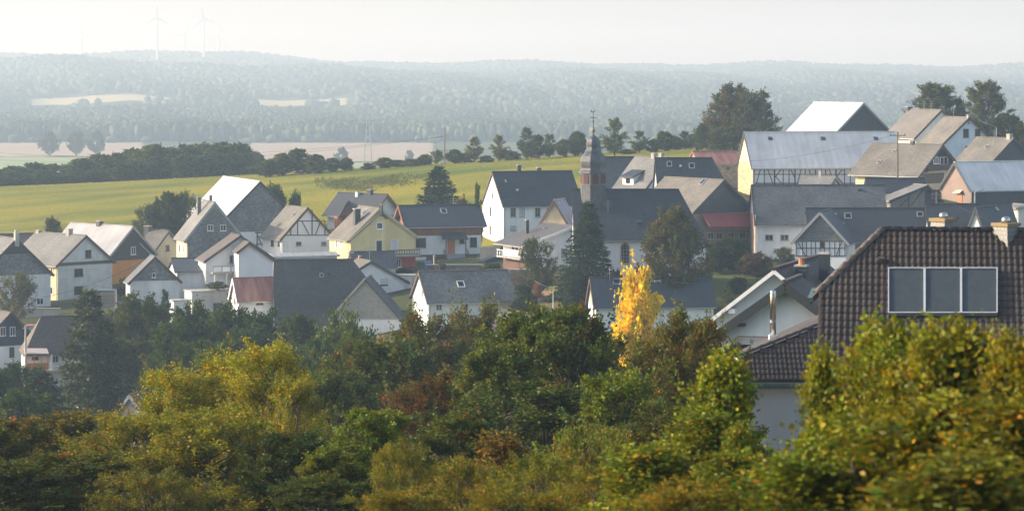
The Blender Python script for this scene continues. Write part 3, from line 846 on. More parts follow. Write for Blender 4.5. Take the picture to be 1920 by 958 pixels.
def rad(px): return px/2/F*TC.y/math.cos(math.radians(22.5))*0.97
zt = lambda y: zpix(y, TC.y)
g = Geo(); g.lathe((TC.x, TC.y, 0), [(rad(48), h.ze), (rad(48), zt(347.5))], 8, rot); tw = g.make("tower", shingle((0.085, 0.09, 0.095), 0.3, 0.22), b.root)
g = Geo(); g.lathe((TC.x, TC.y, 0), [(rad(49.5), zt(347.4)), (rad(49.5), zt(346)), (rad(47), zt(345.9)), (rad(47), zt(324))], 8, rot); g.make("bell_stage", shingle((0.13, 0.125, 0.12), 0.3, 0.22), tw)
for k in range(8):
    an = rot + math.pi/8 + k*math.pi/4; n = Vector((math.cos(an), math.sin(an), 0)); t = Vector((-n.y, n.x, 0))
    ap = rad(47)*math.cos(math.pi/8); c = Vector((TC.x, TC.y, 0)) + n*(ap+0.01)
    w = 0.42; z0, z1 = zt(344), zt(328)
    pts = [c-t*w+Vector((0, 0, z0)), c+t*w+Vector((0, 0, z0))] + [c+t*(w*math.cos(math.pi*i/6))+Vector((0, 0, z1-w*0.2+w*0.5*math.sin(math.pi*i/6))) for i in range(7)]
    g = Geo(); g.prism(pts, n*0.05); lv = g.make("louvre", paint((0.12, 0.035, 0.033), 0.8, "red_louvre"), tw)
    for q in range(5):
        zz = z0 + (z1-z0)*(q+0.5)/5
        g = Geo(); g.box(c+n*0.07+Vector((0, 0, zz)), t*w*0.92, n*0.03, (0, 0, 0.035)); g.make("slat", paint((0.085, 0.025, 0.025), 0.8, "red_slat"), lv)
DOME = shingle((0.075, 0.08, 0.085), 0.25, 0.2, 0.2, 0.42, 0.2, "dome_slate")
prof = [(55, 324), (53.5, 322.3), (48, 319), (46.5, 315), (48.5, 309), (49, 303), (47, 297.5), (42, 292.5), (34, 288), (29, 285.6), (29.5, 284.8)]
g = Geo(); g.lathe((TC.x, TC.y, 0), [(rad(p), zt(y)) for p, y in prof], 8, rot); g.make("onion_dome", DOME, tw)
prof = [(31.5, 284.7), (30, 283.5), (25, 279.5), (24, 276), (25.5, 271), (25, 266), (21.5, 261), (14, 257), (6, 254.5), (3, 252), (2.5, 247)]
g = Geo(); g.lathe((TC.x, TC.y, 0), [(rad(p), zt(y)) for p, y in prof], 8, rot); g.make("lantern_dome", DOME, tw)
g = Geo(); g.lathe((TC.x, TC.y, zt(244.5)), [(0.05, -0.28), (0.2, -0.2), (0.28, 0), (0.2, 0.2), (0.05, 0.28)], 10); g.make("finial_ball", paint((0.30, 0.25, 0.14), 0.35, "old_gilt", 0.8), tw)
g = Geo(); g.tube([(TC.x, TC.y, zt(244)), (TC.x, TC.y, zt(212))], [0.07, 0.045], 6)
g.bar((TC.x-0.45, TC.y, zt(221)), (TC.x+0.45, TC.y, zt(221)), 0.04, (0, 0, 1)); g.lathe((TC.x, TC.y, zt(228)), [(0.05, -0.2), (0.12, 0), (0.05, 0.2)], 6); g.make("spire_rod", DARKP, tw)
g = Geo(); c = Vector((TC.x, TC.y, zt(210)))
g.prism([c+Vector(p)*0.72 for p in ((-0.5, 0, 0.25), (-0.45, 0, -0.05), (-0.1, 0, -0.18), (0.25, 0, -0.1), (0.42, 0, 0.22), (0.52, 0, 0.30), (0.3, 0, 0.34), (0.12, 0, 0.08), (-0.15, 0, 0.08), (-0.3, 0, 0.36))], (0, 0.05, 0))
g.make("weathercock", paint((0.30, 0.24, 0.10), 0.45, "gilt", 0.6), tw)

# --- behind the church
b = H('dark_behind', "house", "long dark roof behind the church tower", "house", WHITE2, SLATE_B, trim=None)
b = H('grey_slope', "farmhouse", "farmhouse whose light grey roof slope carries a dark dormer", "farmhouse", WHITE, FIBRE_G, trim=DARKP, oe=0.3, og=0.1)
b.chimney(1226, 288, 9, mat=CONCRETE); b.chimney(1240, 288, 9, mat=CONCRETE)
p, e1, e2, n = b.roof_pt(1180, 343); g = Geo(); q = Vector((b.h.g.x, b.h.g.y, 0))
g.hexa([p-e1*1.3-q*0.3-Vector((0, 0, .8)), p+e1*1.3-q*0.3-Vector((0, 0, .8)), p+e1*1.3+q*2.6-Vector((0, 0, .8)), p-e1*1.3+q*2.6-Vector((0, 0, .8))],
       [p-e1*1.3-q*0.3+Vector((0, 0, .9)), p+e1*1.3-q*0.3+Vector((0, 0, .9)), p+e1*1.3+q*2.6+Vector((0, 0, 1.9)), p-e1*1.3+q*2.6+Vector((0, 0, 1.9))])
dm = g.make("dormer", WHITE, b.root)
g = Geo(); z9 = Vector((0, 0, 1.0)); g.prism([p-e1*1.6-q*0.8+z9-Vector((0, 0, .1)), p+e1*1.6-q*0.8+z9-Vector((0, 0, .1)), p+e1*1.6+q*3.1+z9+Vector((0, 0, 1.3)), p-e1*1.6+q*3.1+z9+Vector((0, 0, 1.3))], (0, 0, 0.15)); g.make("dormer_roof", SLATE_B, dm)
g = Geo(); g.box(p-q*0.33+Vector((0, 0, 0.35)), e1*0.45, q*0.04, (0, 0, 0.42)); g.make("window", GLASS, dm)
b = H('dark_hip', "farmhouse", "dark hipped farmhouse roof behind the church's right end", "farmhouse", WHITE2, SLATE_B, trim=None, hip_far=3.2, oe=0.6, og=0.3)
b.skylight(1255, 308, 0.7, 0.9); b.skylight(1297, 311, 0.8, 0.9); b.vent(1276, 312, 0.3, 0.5)
b = H('red_canopy', "barn", "barn with dark clad gable above a red sheet canopy", "barn", plaster((0.26, 0.22, 0.18), 0.25), FIBRE_T, trim=DARKP, oe=0.5, og=0.35)
b.clad(399, CLAD_D, "dark_cladding", o=0.08)
g = Geo(); q = [b.at('G', 1313, 423, 2.2), b.at('G', 1410, 423, 2.2), b.at('G', 1409, 400, 0.05), b.at('G', 1314, 400, 0.05)]; g.prism(q, (0, 0, -0.12)); g.make("canopy", RED_SH, b.root)
for x in (1332, 1348, 1370, 1392): b.window('G', x, 442, 12, 12, GREYP)
for i in range(14): b.panel('G', 1318+i*6.3, 432, 1320+i*6.3, 434, DARKP, "air_hole", 0, 0.03)
b.chimney(1255, 344, 9, a=b.h.W*0.5, mat=SLATE_D); b.skylight(1318, 341, 0.8, 1.3)
b = H('red_far', "shed", "old stone shed with rusty red roof left of the long timbered barn", "shed", stone((0.40, 0.31, 0.20)), METAL_R, trim=None)
b.window('S', 1365, 316, 8, 8, GREYP)
b = H('timber_barn', "barn", "long barn with pale metal roof and half-timbered front", "barn", plaster((0.80, 0.80, 0.82), 0.12), METAL_L, trim=DARKP, oe=0.35, og=0.3)
b.clad(306, WOOD_C, "boarded_gable", o=0.06); b.clad(380, stone((0.50, 0.38, 0.22)), "stone_gable", o=0.03)
b.window('G', 1397, 296, 4, 17, GREYP, mull=False)
b.beam('S', 1413, 312.5, 1690, 312.5, 1.8, BEAM_R); b.beam('S', 1413, 344, 1690, 344, 2.0, BEAM_R)
for i in range(8):
    x = 1414 + i*38.3
    b.beam('S', x, 312, x, 346, 2.2, BEAM_R)
    b.beam('S', x+1, 327, x+38, 327, 1.3, BEAM_R, -0.01)
    if i % 3 == 1:
        b.beam('S', x+16, 312, x+16, 346, 1.4, BEAM_R); b.beam('S', x+27, 312, x+27, 346, 1.4, BEAM_R); b.beam('S', x+1, 332, x+15, 314, 1.3, BEAM_R, 0.01); b.beam('S', x+28, 314, x+37, 332, 1.3, BEAM_R, 0.01)
        b.beam('S', x+1, 330, x+14, 345, 1.3, BEAM_R, 0.015)
    else:
        b.beam('S', x+19, 312, x+19, 346, 1.5, BEAM_R); b.beam('S', x+13, 313, x+4, 345, 1.3, BEAM_R, 0.01); b.beam('S', x+24, 313, x+35, 345, 1.3, BEAM_R, 0.01)
for x in (1444, 1543, 1642): b.vent(x, 260, 0.7, 0.7, DARKP, "roof_vent")
b = H('white_hall', "barn", "large hall with white sheet roof and dark blue gable on the skyline", "barn", CLAD_D, METAL_W, trim=GREYP, oe=0.3, og=0.2)
# --- upper right houses
b = H('balcony_house', "house", "cream house with tan roof and dark wooden balcony gable", "house", CREAM, FIBRE_T, trim=DARKP, oe=0.7, og=1.0)
b.clad(322, boards((0.03, 0.035, 0.04), 0.2, True, 0.1, "black_boards"), "dark_gable_boards", o=0.05)
b.window('G', 1754, 301, 9, 13, o=0.05); b.window('G', 1769, 302, 15, 15, o=0.05, sill=False)
g = b.rect('G', 1728, 320, 1790, 322, 0.02, 1.2); g.make("balcony", CONCRETE, b.root)
g = Geo()
for i in range(5): b.rect('G', 1728, 308.5+i*2.3, 1790, 310+i*2.3, 1.12, 1.18, g)
g.make("balcony_railing", BROWNP, b.root)
b.window('S', 1695, 333, 11, 7); b.panel('G', 1728, 325, 1770, 344, paint((0.16, 0.13, 0.11), 0.9), "garage_door")  # flat brown panel standing in for the tan wall recess under the balcony
b.chimney(1711, 265, 8, mat=SLATE_D); b.antenna(1684, 249, a=b.h.W*0.3); b.skylight(1648, 304, 0.5, 0.7); b.skylight(1676, 284, 0.5, 0.5)
b = H('white_top', "house", "white gabled house with two attic windows near the birches", "house", plaster((0.70, 0.73, 0.78), 0.08), FIBRE_T, trim=BROWNP, oe=0.4, og=0.3)
b.window('G', 1811, 250, 10, 16, BROWNP); b.window('G', 1833, 250, 10, 16, BROWNP); b.window('G', 1814, 279, 8, 10, BROWNP)
b.chimney(1816, 216, 5, mat=CONCRETE); b.antenna(1788, 203, a=b.h.W*0.4)
b = H('grey_top', "house", "house with grey roof and white gable behind the balcony house", "house", plaster((0.74, 0.70, 0.62)), shingle((0.16, 0.145, 0.13), 0.4, 0.3, 0.12, 0.8, 0.15), trim=BROWNP, oe=0.5, og=0.3)
b.chimney(1704, 201, 12, mat=SLATE_D); b.antenna(1733, 190, a=b.h.W*0.4); b.antenna(1746, 190, a=b.h.W*0.3)
b = H('tan_right', "house", "house with tan roof and black gable at the right edge", "house", CLAD_D, FIBRE_T, trim=DARKP)
b.chimney(1893, 252, 10, mat=CONCRETE); b.skylight(1850, 276, 0.5, 0.8); b.antenna(1864, 244, a=b.h.W*0.4)
b = H('pink_barn', "barn", "barn with brown rendered gable, silver roof and dark side wall", "barn", CLAD_D, METAL_L, trim=DARKP, oe=0.3, og=0.4)
b.clad(395, plaster((0.25, 0.185, 0.15), 0.1), "rendered_gable", o=0.05)
b.door('G', 1796, 362, 1805, 383, TERRA, "barn_door", 0.05)
g = Geo(); g.prism([b.at('G', 1792, 362.5, 0.7), b.at('G', 1807, 362.5, 0.7), b.at('G', 1806, 357, 0.05), b.at('G', 1793, 357, 0.05)], (0, 0, 0.08)); g.make("door_canopy", CONCRETE, b.root)
b = H('lean_shed', "shed", "brown timbered shed with light lean roof in the upper right farmyard", "shed", plaster((0.24, 0.20, 0.17), 0.2), FIBRE_G, trim=DARKP, oe=0.4, og=0.4)
b.beam('G', 1704, 362, 1704, 390, 1.4); b.beam('G', 1703, 372, 1686, 388, 1.2); b.beam('G', 1731, 355, 1708, 386, 1.2)
b.clad(391, CLAD_D, "dark_end_boards", o=0.02) if False else None
b.panel('G', 1734, 356, 1762, 392, CLAD_D, "dark_wing_panel")  # dark panel standing in for the shed's dark right wing
b = H('slate_low', "shed", "low dark slate shed below the cream balcony house", "shed", WHITE2, SLATE_B, trim=None)
b = H('grey_long', "barn", "long grey roofed barn with white front and two stable windows", "barn", plaster((0.70, 0.73, 0.76), 0.14), SLATE_M, trim=BROWNP, oe=0.6, og=0.2)
b.window('S', 1442, 445.5, 15, 11, GREYP); b.window('S', 1471, 445.5, 15, 11, GREYP); b.panel('G', 1405.3, 400, 1417, 480, plaster((0.45, 0.33, 0.27), 0.2), "rendered_end_wall")
b.vent(1612, 356, 0.5, 0.5, DARKP)
b = H('small_cream', "shed", "small shed with pale roof and cream gable before the timbered barn", "shed", CREAM, FIBRE_G, trim=GREYP, oe=0.3)
b.window('G', 1562, 344, 4, 6, BROWNP, mull=False); b.chimney(1538, 321, 5, mat=CONCRETE)
b = H('dark_long', "farmhouse", "long dark tiled farmhouse with half-timbered front wing and slate gable", "farmhouse", WHITE, TILE_D, trim=None, oe=0.6, og=0.3)
LAY['timber_wing'].L = 7.5
w = H('timber_wing', "", "", "", WHITE, TILE_D, trim=GREYP, oe=0.5, og=0.45, parent=b.root, roofname="wing_roof", wallname="wing_wall")
w.clad(452, SLATE_L, "slate_gable", o=0.06)
for y in (452.6, 465.5, 480): w.beam('G', 1492, y, 1585, y, 1.6)
for x in (1493, 1505, 1512, 1521, 1529, 1538, 1546, 1555, 1565, 1574, 1584): w.beam('G', x, 453, x, 480, 1.3, BEAM, 0.01)
w.beam('G', 1496, 454, 1510, 479, 1.2, BEAM, 0.02); w.beam('G', 1578, 454, 1568, 479, 1.2, BEAM, 0.02); w.window('G', 1541.5, 459, 8, 11, BROWNP)
b.skylight(1590, 405, 0.9, 0.9); b.vent(1567, 405, 0.2, 1.0); b.vent(1582, 424, 0.25, 1.2); b.skylight(1725, 402, 0.8, 0.8)
b = H('dark_mid_right', "house", "dark roofed house right of the long tiled farmhouse", "house", WHITE2, SLATE_D, trim=None)
b = H('white_peak', "house", "white pointed gable with dark roof above the tiled ridge", "house", WHITE, SLATE_B, trim=DARKP, oe=0.2, og=0.2)
b.vent(1868, 392, 0.6, 0.6, CONCRETE)
b = H('flat_right', "shed", "small white shed at the right edge under the silver barn", "shed", WARMW, FIBRE_G, trim=GREYP, oe=0.4)

# --- lower left
b = H('blue_left', "house", "house with dark blue clad gable over white ground floor at lower left", "house", WHITE, TILE_BR, trim=DARKP, oe=0.5, og=0.5)
b.clad(648, boards((0.035, 0.05, 0.07), 0.25, False, 0.08, "blue_black_boards"), "blue_cladding", o=0.06)
b.window('G', 5, 621, 10, 17, o=0.06); b.window('G', 23, 621, 10, 17, o=0.06); b.window('G', 22, 660, 9, 19, BROWNP)
b = H('brown_left', "house", "long brown roofed house with wooden veranda at lower left", "house", WHITE, TILE_BR, trim=DARKP, hip_near=2.6, oe=0.5)
g = Geo(); g.prism([b.at('S', 44, 660, 2.6), b.at('S', 88, 660, 2.6), b.at('S', 88, 654, 0), b.at('S', 44, 654, 0)], (0, 0, 0.1)); g.make("veranda_roof", plaster((0.50, 0.42, 0.38)), b.root)
for x in (46, 60, 74, 86): b.rect('S', x, 661, x+1.6, 690, 2.3, 2.45).make("veranda_post", ODOOR, b.root)
b.rect('S', 46, 677, 87, 690, 2.3, 2.4).make("veranda_screen", ODOOR, b.root); b.window('S', 66, 669, 12, 10, BROWNP); b.window('S', 104, 672, 12, 16, WHITEP)
b.rect('S', 44, 690, 114, 693, 0.05, 2.6).make("veranda_floor", CONCRETE, b.root); b.rect('S', 92, 661, 95, 690, 2.2, 2.4).make("veranda_post", WHITEP, b.root)
g = Geo()
for i in range(6): b.rect('S', 96+i*3.4, 682, 96.6+i*3.4, 690, 2.4, 2.45, g)
b.rect('S', 95, 681, 114, 682.2, 2.38, 2.47, g); g.make("veranda_railing", WHITEP, b.root)
b = H('grey_pair', "house", "small house with two grey roof peaks among trees at lower left", "house", plaster((0.4, 0.42, 0.45)), TILE_BR, trim=GREYP, oe=0.4)
LAY['grey_peak'] = Lay(328, 60, 224, 266, 272, 768, 739, 850, 'L', 245); LAY['grey_peak'].L = 6
w = H('grey_peak', "", "", "", plaster((0.4, 0.42, 0.45)), TILE_BR, trim=GREYP, oe=0.4, parent=b.root, roofname="wing_roof", wallname="wing_wall")
w.chimney(217, 726, 11, a=0.0, mat=CLAD_D)
b = H('slate_white', "house", "white house with slate hung gable and tiny window by the village street", "house", WHITE2, SLATE_M, trim=BROWNP, oe=0.3, og=0.25)
b.clad(526, SLATE_G, "slate_gable", o=0.07); b.window('G', 288, 516, 6, 9, WHITEP, o=0.07, mull=False)
b = H('link_white', "house", "white house with flat dark slate roof between slate gable and balcony house", "house", WHITE, SLATE, trim=DARKP, oe=0.3)
b = H('balcony_white', "house", "white gabled house with front wing and balcony in the left village", "house", WHITE, TILE_BR, trim=BROWNP, oe=0.35, og=0.45)
b.window('G', 436, 486, 12, 15, GREYP, fw=1.6)
LAY['balcony_wing'] = Lay(388, 12, 444, 447, 512, 470, 454, 545, 'R', 467, 486)
LAY['balcony_wing'].L = 3.4
w = H('balcony_wing', "", "", "", WHITE, TILE_BR, trim=BROWNP, oe=0.3, og=0.3, parent=b.root, roofname="wing_roof", wallname="wing_wall", gutter=None)
b.rect('G', 394, 509, 447, 512, 0, 1.4).make("balcony", CONCRETE, b.root)
g = Geo(); b.rect('G', 394, 497, 447, 498.6, 1.3, 1.38, g)
for x in (394.5, 411, 428, 445): b.rect('G', x, 498, x+1.5, 510, 1.3, 1.38, g)
g.make("balcony_frame", GREYP, b.root)
for x in (396.5, 413, 430): b.rect('G', x, 500, x+14, 508, 1.31, 1.36).make("balcony_panel", WHITEP, b.root)
for x in (398, 420, 442): b.rect('G', x, 512, x+1.5, 548, 1.2, 1.34).make("balcony_post", WHITEP, b.root)
b = H('white_garage', "garage", "pale concrete garage with planted flat roof", "garage", CONCRETE if False else plaster((0.56, 0.54, 0.48), 0.2), CONCRETE, th=0.15, oe=0.12, og=0.12, trim=None, gutter=None, flat=True)
b.panel('G', 400, 568, 416, 582, DARKP, "garage_door")
b = H('low_garage', "garage", "low white brick garage beside the clipped cypress", "garage", WHITE2, CONCRETE, th=0.12, oe=0.2, og=0.2, trim=None, gutter=None, flat=True)
b = H('red_shed', "shed", "white shed with rusty red sheet roof left of the big grey roof", "shed", WHITE, METAL_R, trim=WHITEP, oe=0.35, og=0.3)
b.window('S', 487, 566, 13, 10, BROWNP); b.window('G', 441, 565, 3.5, 12, GREYP, mull=False)
b = H('big_grey', "house", "house with huge dark grey hipped roof and tan shingled front gable", "house", WHITE2, shingle((0.065, 0.066, 0.068), 0.3, 0.2, 0.2, 0.8, 0.3, "old_grey_slate"), trim=None, hip_far=6.6, oe=0.4, og=0.1)
LAY['tan_wing'].L = 6.5
w = H('tan_wing', "", "", "", WHITE, shingle((0.065, 0.066, 0.068), 0.3, 0.2, 0.2, 0.8, 0.3, "old_grey_slate"), trim=None, oe=0.25, og=0.25, parent=b.root, roofname="wing_roof", wallname="wing_wall", gutter=None)
w.clad(596, TAN_SH, "tan_shingled_gable", o=0.05)
w.beam('G', 617, 599, 685, 521.5, 4.0, plaster((0.42, 0.37, 0.28)), 0.3)
w.panel('G', 620, 596, 752, 598, GREYP, "flashing", 0.05, 0.12)
b.skylight(603, 516, 0.5, 0.5); b.vent(617, 513, 0.4, 0.3, GREENP)
b = H('white_gable_mid', "house", "white gabled house with roller shutter behind the tan gable", "house", plaster((0.74, 0.75, 0.77), 0.06), FIBRE_T, trim=DARKP, oe=0.3, og=0.3)
b.window('G', 720, 529, 17, 17, WHITEP, SHUTTER, mull=False); b.panel('G', 712.5, 533.5, 727.5, 536.5, GLASS, "window_gap", 0.03, 0.06)
b.chimney(675, 480, 6, mat=TERRA); b.antenna(693, 463)
g = Geo()
for i in range(12): b.rect('G', 742+i*2.7, 576, 742.5+i*2.7, 584, 1.0, 1.04, g)
b.rect('G', 742, 575, 773, 576, 0.98, 1.06, g); g.make("yard_railing", GREYP, b.root)
b = H('slate_mid', "house", "small white house under a bluish slate roof before the yellow house", "house", WHITE, SLATE_M, trim=None)
b.chimney(660, 470, 8, mat=CONCRETE)
b = H('flat_mid', "shed", "low shed with pale flat roof behind the big grey roof", "shed", WHITE2, sheet((0.50, 0.50, 0.47), 0.9, 0.7, 0.2, (0.3, 0.3, 0.27), "pale_roofing"), trim=GREYP, flat=True)
b = H('bungalow', "house", "white bungalow with lichen grey tiled roof in the middle of the village", "house", WHITE, shingle((0.15, 0.15, 0.14), 0.3, 0.3, 0.22, 0.85, 0.35, "lichen_tiles"), trim=BROWNP, oe=0.55, og=0.25)
b.skylight(864, 533, 0.9, 1.1, WHITEP); b.window('S', 823, 575, 12, 15, WHITEP); b.window('S', 872, 573, 11, 14, GREYP)
b.panel('S', 899, 563, 966, 607, CREAM, "cream_wall_section", 0, 0.06); b.window('S', 917, 578, 12, 26, WHITEP, o=0.06, sill=False); b.window('S', 932, 574, 17, 20, WHITEP, SHUTTER, o=0.06, mull=False)
b.window('G', 792, 550, 2.5, 12, GREYP, mull=False); b.panel('S', 897, 590, 902, 596, GREENP, "flower_box", 0.1, 0.4)
b = H('brown_low', "garage", "garage with brown tiled roof and white gable below the bungalow", "garage", WHITE, TILE_BR, trim=WHITEP, oe=0.4, og=0.35)
b.skylight(968, 600, 0.4, 0.9); b.window('G', 989, 606, 6, 7, GREYP, mull=False)
b = H('front_dark', "house", "house with long dark tiled roof just below the church", "house", WHITE, shingle((0.04, 0.047, 0.058), 0.3, 0.34, 0.12, 0.5, 0.12, "blue_black_tiles"), trim=BROWNP, oe=0.4, og=0.3)
b.clad(572, CONCRETE, "shingled_gable_top", o=0.04); b.window('G', 1114, 585, 2.2, 14, BROWNP, mull=False, fw=0.5)
b.chimney(1146, 506, 7, a=b.h.W*0.42, mat=CLAD_D); b.vent(1233, 527, 0.9, 0.5, METAL_W); b.vent(1283, 530, 0.8, 0.4, METAL_W); b.skylight(1156, 528, 0.9, 0.8)
b = H('dark_lean', "shed", "black lean-to shed on the slope below the big white house", "shed", CLAD_D, sheet((0.05, 0.06, 0.07), 0.9, 0.5), trim=None, gutter=None, oe=0.2)

# ---------------------------------------------------------------- the white house and the two brown tiled houses close by on the right
PLAIN_BR = shingle((0.062, 0.043, 0.034), 0.42, 0.33, 0.15, 0.7, 0.2, "plain_brown_tiles")
b = H('white_near', "house", "white double gabled house with brown roof beside the steel flue", "house", WHITE, PLAIN_BR, th=0.16, trim=None, oe=0.55, og=0.75, gutter=None)
LAY['white_near_back'].L = 10
w = H('white_near_back', "", "", "", WHITE, PLAIN_BR, th=0.10, trim=None, oe=0.55, og=0.7, parent=b.root, roofname="main_roof", wallname="main_wall", gutter=None)
h = w.h
for a, z in ((-w.oe, w.e1), (h.W+w.oe, w.e2)):
    g = Geo(); g.bar(h.pt(a, -w.og-0.03, z-0.17), h.pt(h.f*h.W, -w.og-0.03, h.zr-0.17), 0.03, (0, 0, 1), 0.10); g.make("barge_board", WHITEP, b.root)
h = b.h; W, f = h.W, h.f
for a, z in ((-b.oe, b.e1), (W+b.oe, b.e2)):
    g = Geo(); g.bar(h.pt(a, -b.og-0.03, z-0.28), h.pt(f*W, -b.og-0.03, h.zr-0.28), 0.03, (0, 0, 1), 0.22); g.make("barge_board", paint((0.030, 0.038, 0.040), 0.7), b.root)
b.window('G', 1414, 648, 62, 36, ROSE, SHUTTER, mull=False, fw=2.0); b.panel('G', 1385, 646, 1440, 665, GLASS, "window_gap", 0.03, 0.05)
b.panel('G', 1388, 606, 1399, 610, BROWNP, "purlin_end", 0, 0.7); w.panel('G', 1371, 577, 1383, 586, WHITEP, "purlin_end", 0, 0.65)
w.chimney(1503, 499, 25, a=w.h.W*0.36, mat=SLATE, pot=True); w.chimney(1546, 476, 21, a=w.h.W*0.28, mat=CLAD_D)

def tile_mesh(pw, pl, name):
    """one S-shaped pan tile: curved top with a lip at its lower end"""
    xs = np.linspace(-0.5, 0.56, 8)*pw
    zs = 0.028*np.array([0.25, 0.85, 1.0, 0.75, 0.1, -0.35, -0.15, 0.35])*pw/0.2
    v, fcs = [], []
    for x, z in zip(xs, zs): v += [(x, -pl*0.55, z+0.030), (x, pl*0.55, z), (x, -pl*0.55, z-0.004)]
    for i in range(7):
        a, c = 3*i, 3*i+3
        fcs += [(a, c, c+1, a+1), (a+2, c+2, c, a)]
    return v, fcs

def tiled_plane(parent, o, ex, ey, n, pw, pl, nx0, nx1, ny, keep, mat, max_parts):
    """rows of tiles on a plane (o top left, ex across, ey up the slope); the first max_parts kept ones are parts, the others one mass"""
    v, fcs = tile_mesh(pw, pl, "tile")
    me = bpy.data.meshes.new("tile"); me.from_pydata(v, [], fcs); me.update(); autouv(me); me.materials.append(mat)
    for p in me.polygons: p.use_smooth = True
    R = Matrix((ex, ey, n)).transposed()
    base = org(parent); cnt = 0; V, FF = [], []
    for j in range(ny):
        for i in range(nx0, nx1):
            c = o + ex*((i+0.5)*pw) - ey*((j+0.5)*pl)
            kp = keep(c)
            if not kp: continue
            jit = Vector((random.uniform(-.004, .004), random.uniform(-.006, .006), random.uniform(-.003, .004)))
            p = c + ex*jit.x + ey*jit.y + n*(jit.z+0.03)
            if kp == 2 and cnt < max_parts:
                ob = bpy.data.objects.new("roof_tile", me); COL.objects.link(ob); ob.parent = parent
                ob.matrix_local = Matrix.Translation(p - base) @ R.to_4x4(); cnt += 1
            else:
                k = len(V); V += [p + R @ Vector(q) for q in v]; FF += [tuple(k+t for t in fc) for fc in fcs]
    if V:
        ob = mk("roof_tiling", V, FF, mat, parent, True); ob["kind"] = "stuff"

def tilemat(c, name):
    m, N, L, bs = newmat(name)
    geo = N.new("ShaderNodeNewGeometry")
    f1, _ = noise_mul(N, L, geo.outputs['Position'], 0.9, 0.75, 1.2, 5); f2, n2 = noise_mul(N, L, geo.outputs['Position'], 9.0, 0.65, 1.35, 5)
    f3, _ = noise_mul(N, L, geo.outputs['Position'], 3.3, -0.6, 0.7, 5)
    col = mixcol(N, L, f3, mulcol(N, L, mulcol(N, L, rgb(N, c), f1), f2), (0.05, 0.048, 0.043))
    L.new(col, bs.inputs['Base Color']); bs.inputs['Roughness'].default_value = 0.75
    bump(N, L, bs, n2.outputs[0], 0.2, 0.01); return m
NEAR_TILE = tilemat((0.052, 0.036, 0.031), "brown_pan_tile"); CAP_TILE = tilemat((0.15, 0.11, 0.075), "sunlit_lichen_ridge_tile")  # golden sunlight on the hip caps is put into CAP_TILE, besides lichen

DR = 90.0; pitch = math.radians(43); zr = zpix(432, DR)
ex, ey = Vector((1, 0, 0)), Vector((0, math.cos(pitch), math.sin(pitch))); nn = ex.cross(ey)
XH, XE = (1655-PX0)/F*DR, 24.0
TH = Matrix.Rotation(math.radians(-8.4), 3, 'Z'); PIV = Vector((XH, DR, 0))      # the house faces the viewer squarely
def toloc(v): return PIV + TH.transposed() @ (Vector(v) - PIV)
def toworld(v): return PIV + TH @ (Vector(v) - PIV)
nh = root("house", (XH, DR, gz(15, 90)), "near house with brown pan tile roof and three solar collectors", "house")
def slope(px, py, off=0.0):
    d = TH.transposed() @ Vector(((px-PX0)/F, 1, -(py-HOR)/F)); o = Vector((0, DR, zr)) + nn*off; e0 = toloc((0, 0, CAMZ))
    return e0 + d*((o-e0).dot(nn)/d.dot(nn))
XV = slope(1539, 552).x; hh = zr - slope(1539, 545).z; drop = 4.6; run = drop/math.tan(pitch)
zg = gz(17, 90)-1.5; r2 = hh/math.tan(pitch)
deck = Geo(); dn = (0, 0, -0.2)
deck.prism([(XV, DR-run, zr-drop), (XE, DR-run, zr-drop), (XE, DR, zr), (XH, DR, zr), (XV, DR-r2, zr-hh)], dn)
deck.prism([(XV, DR+run, zr-drop), (XV, DR+r2, zr-hh), (XH, DR, zr), (XE, DR, zr), (XE, DR+run, zr-drop)], dn)
deck.prism([(XV-0.35, DR-r2, zr-hh-0.28), (XH, DR, zr), (XV-0.35, DR+r2, zr-hh-0.28)], dn)
deck.make("roof", paint((0.03, 0.025, 0.022), 0.9, "roof_deck"), nh)
g = Geo(); e = 0.5
pf = [(XV+e, DR-run+e, zg), (XV+e, DR+run-e, zg), (XV+e, DR+run-e, zr-drop+0.1), (XV+e, DR+r2, zr-hh-0.3), (XV+e, DR-r2, zr-hh-0.3), (XV+e, DR-run+e, zr-drop+0.1)]
g.prism(pf, (XE-XV-2*e, 0, 0)); g.make("wall", WHITE, nh)
def keep_near(c):
    d = zr - c.z
    lim = XV + (XH-XV)*(1-d/hh) if d < hh else XV
    if c.x < lim + 0.02 or d > drop-0.1: return 0
    cw = toworld(c); px = PX0 + cw.x/cw.y*F; py = HOR + (CAMZ-cw.z)/cw.y*F
    inside = 1668 < px < 1866 and 508 < py < 584
    return 2 if (px < 1924 and not inside) else 1
tiled_plane(nh, Vector((XV, DR, zr)), ex, ey, nn, 0.198, 0.316, 0, 68, 21, keep_near, NEAR_TILE, 300)
def caps_row(parent, a, b, n, r, mat):
    a, b = Vector(a), Vector(b); d = (b-a)/n
    for i in range(n):
        p, q = a+d*i-d*0.08, a+d*(i+1)
        g = Geo(); ax = d.normalized(); s_ = ax.cross(Vector((0, 0, 1))).normalized(); u = s_.cross(ax)
        g.v = []
        for k, (c, rr) in enumerate(((p, r*0.9), (q, r*1.08), (q, r*0.8))):
            for t in range(7):
                an = math.pi*(t/6); g.v.append(c + s_*(rr*math.cos(an)) + u*(rr*math.sin(an)*0.8) + u*0.02)
        for k in range(2):
            for t in range(6): g.f.append((k*7+t, k*7+t+1, (k+1)*7+t+1, (k+1)*7+t))
        g.make("ridge_tile", mat, parent, True)
caps_row(nh, (XH-0.1, DR, zr+0.02), (XH+7.0, DR, zr+0.02), 19, 0.13, NEAR_TILE)
caps_row(nh, (XV-0.12, DR-r2-0.05, zr-hh-0.08), (XH, DR, zr+0.02), 9, 0.14, CAP_TILE)
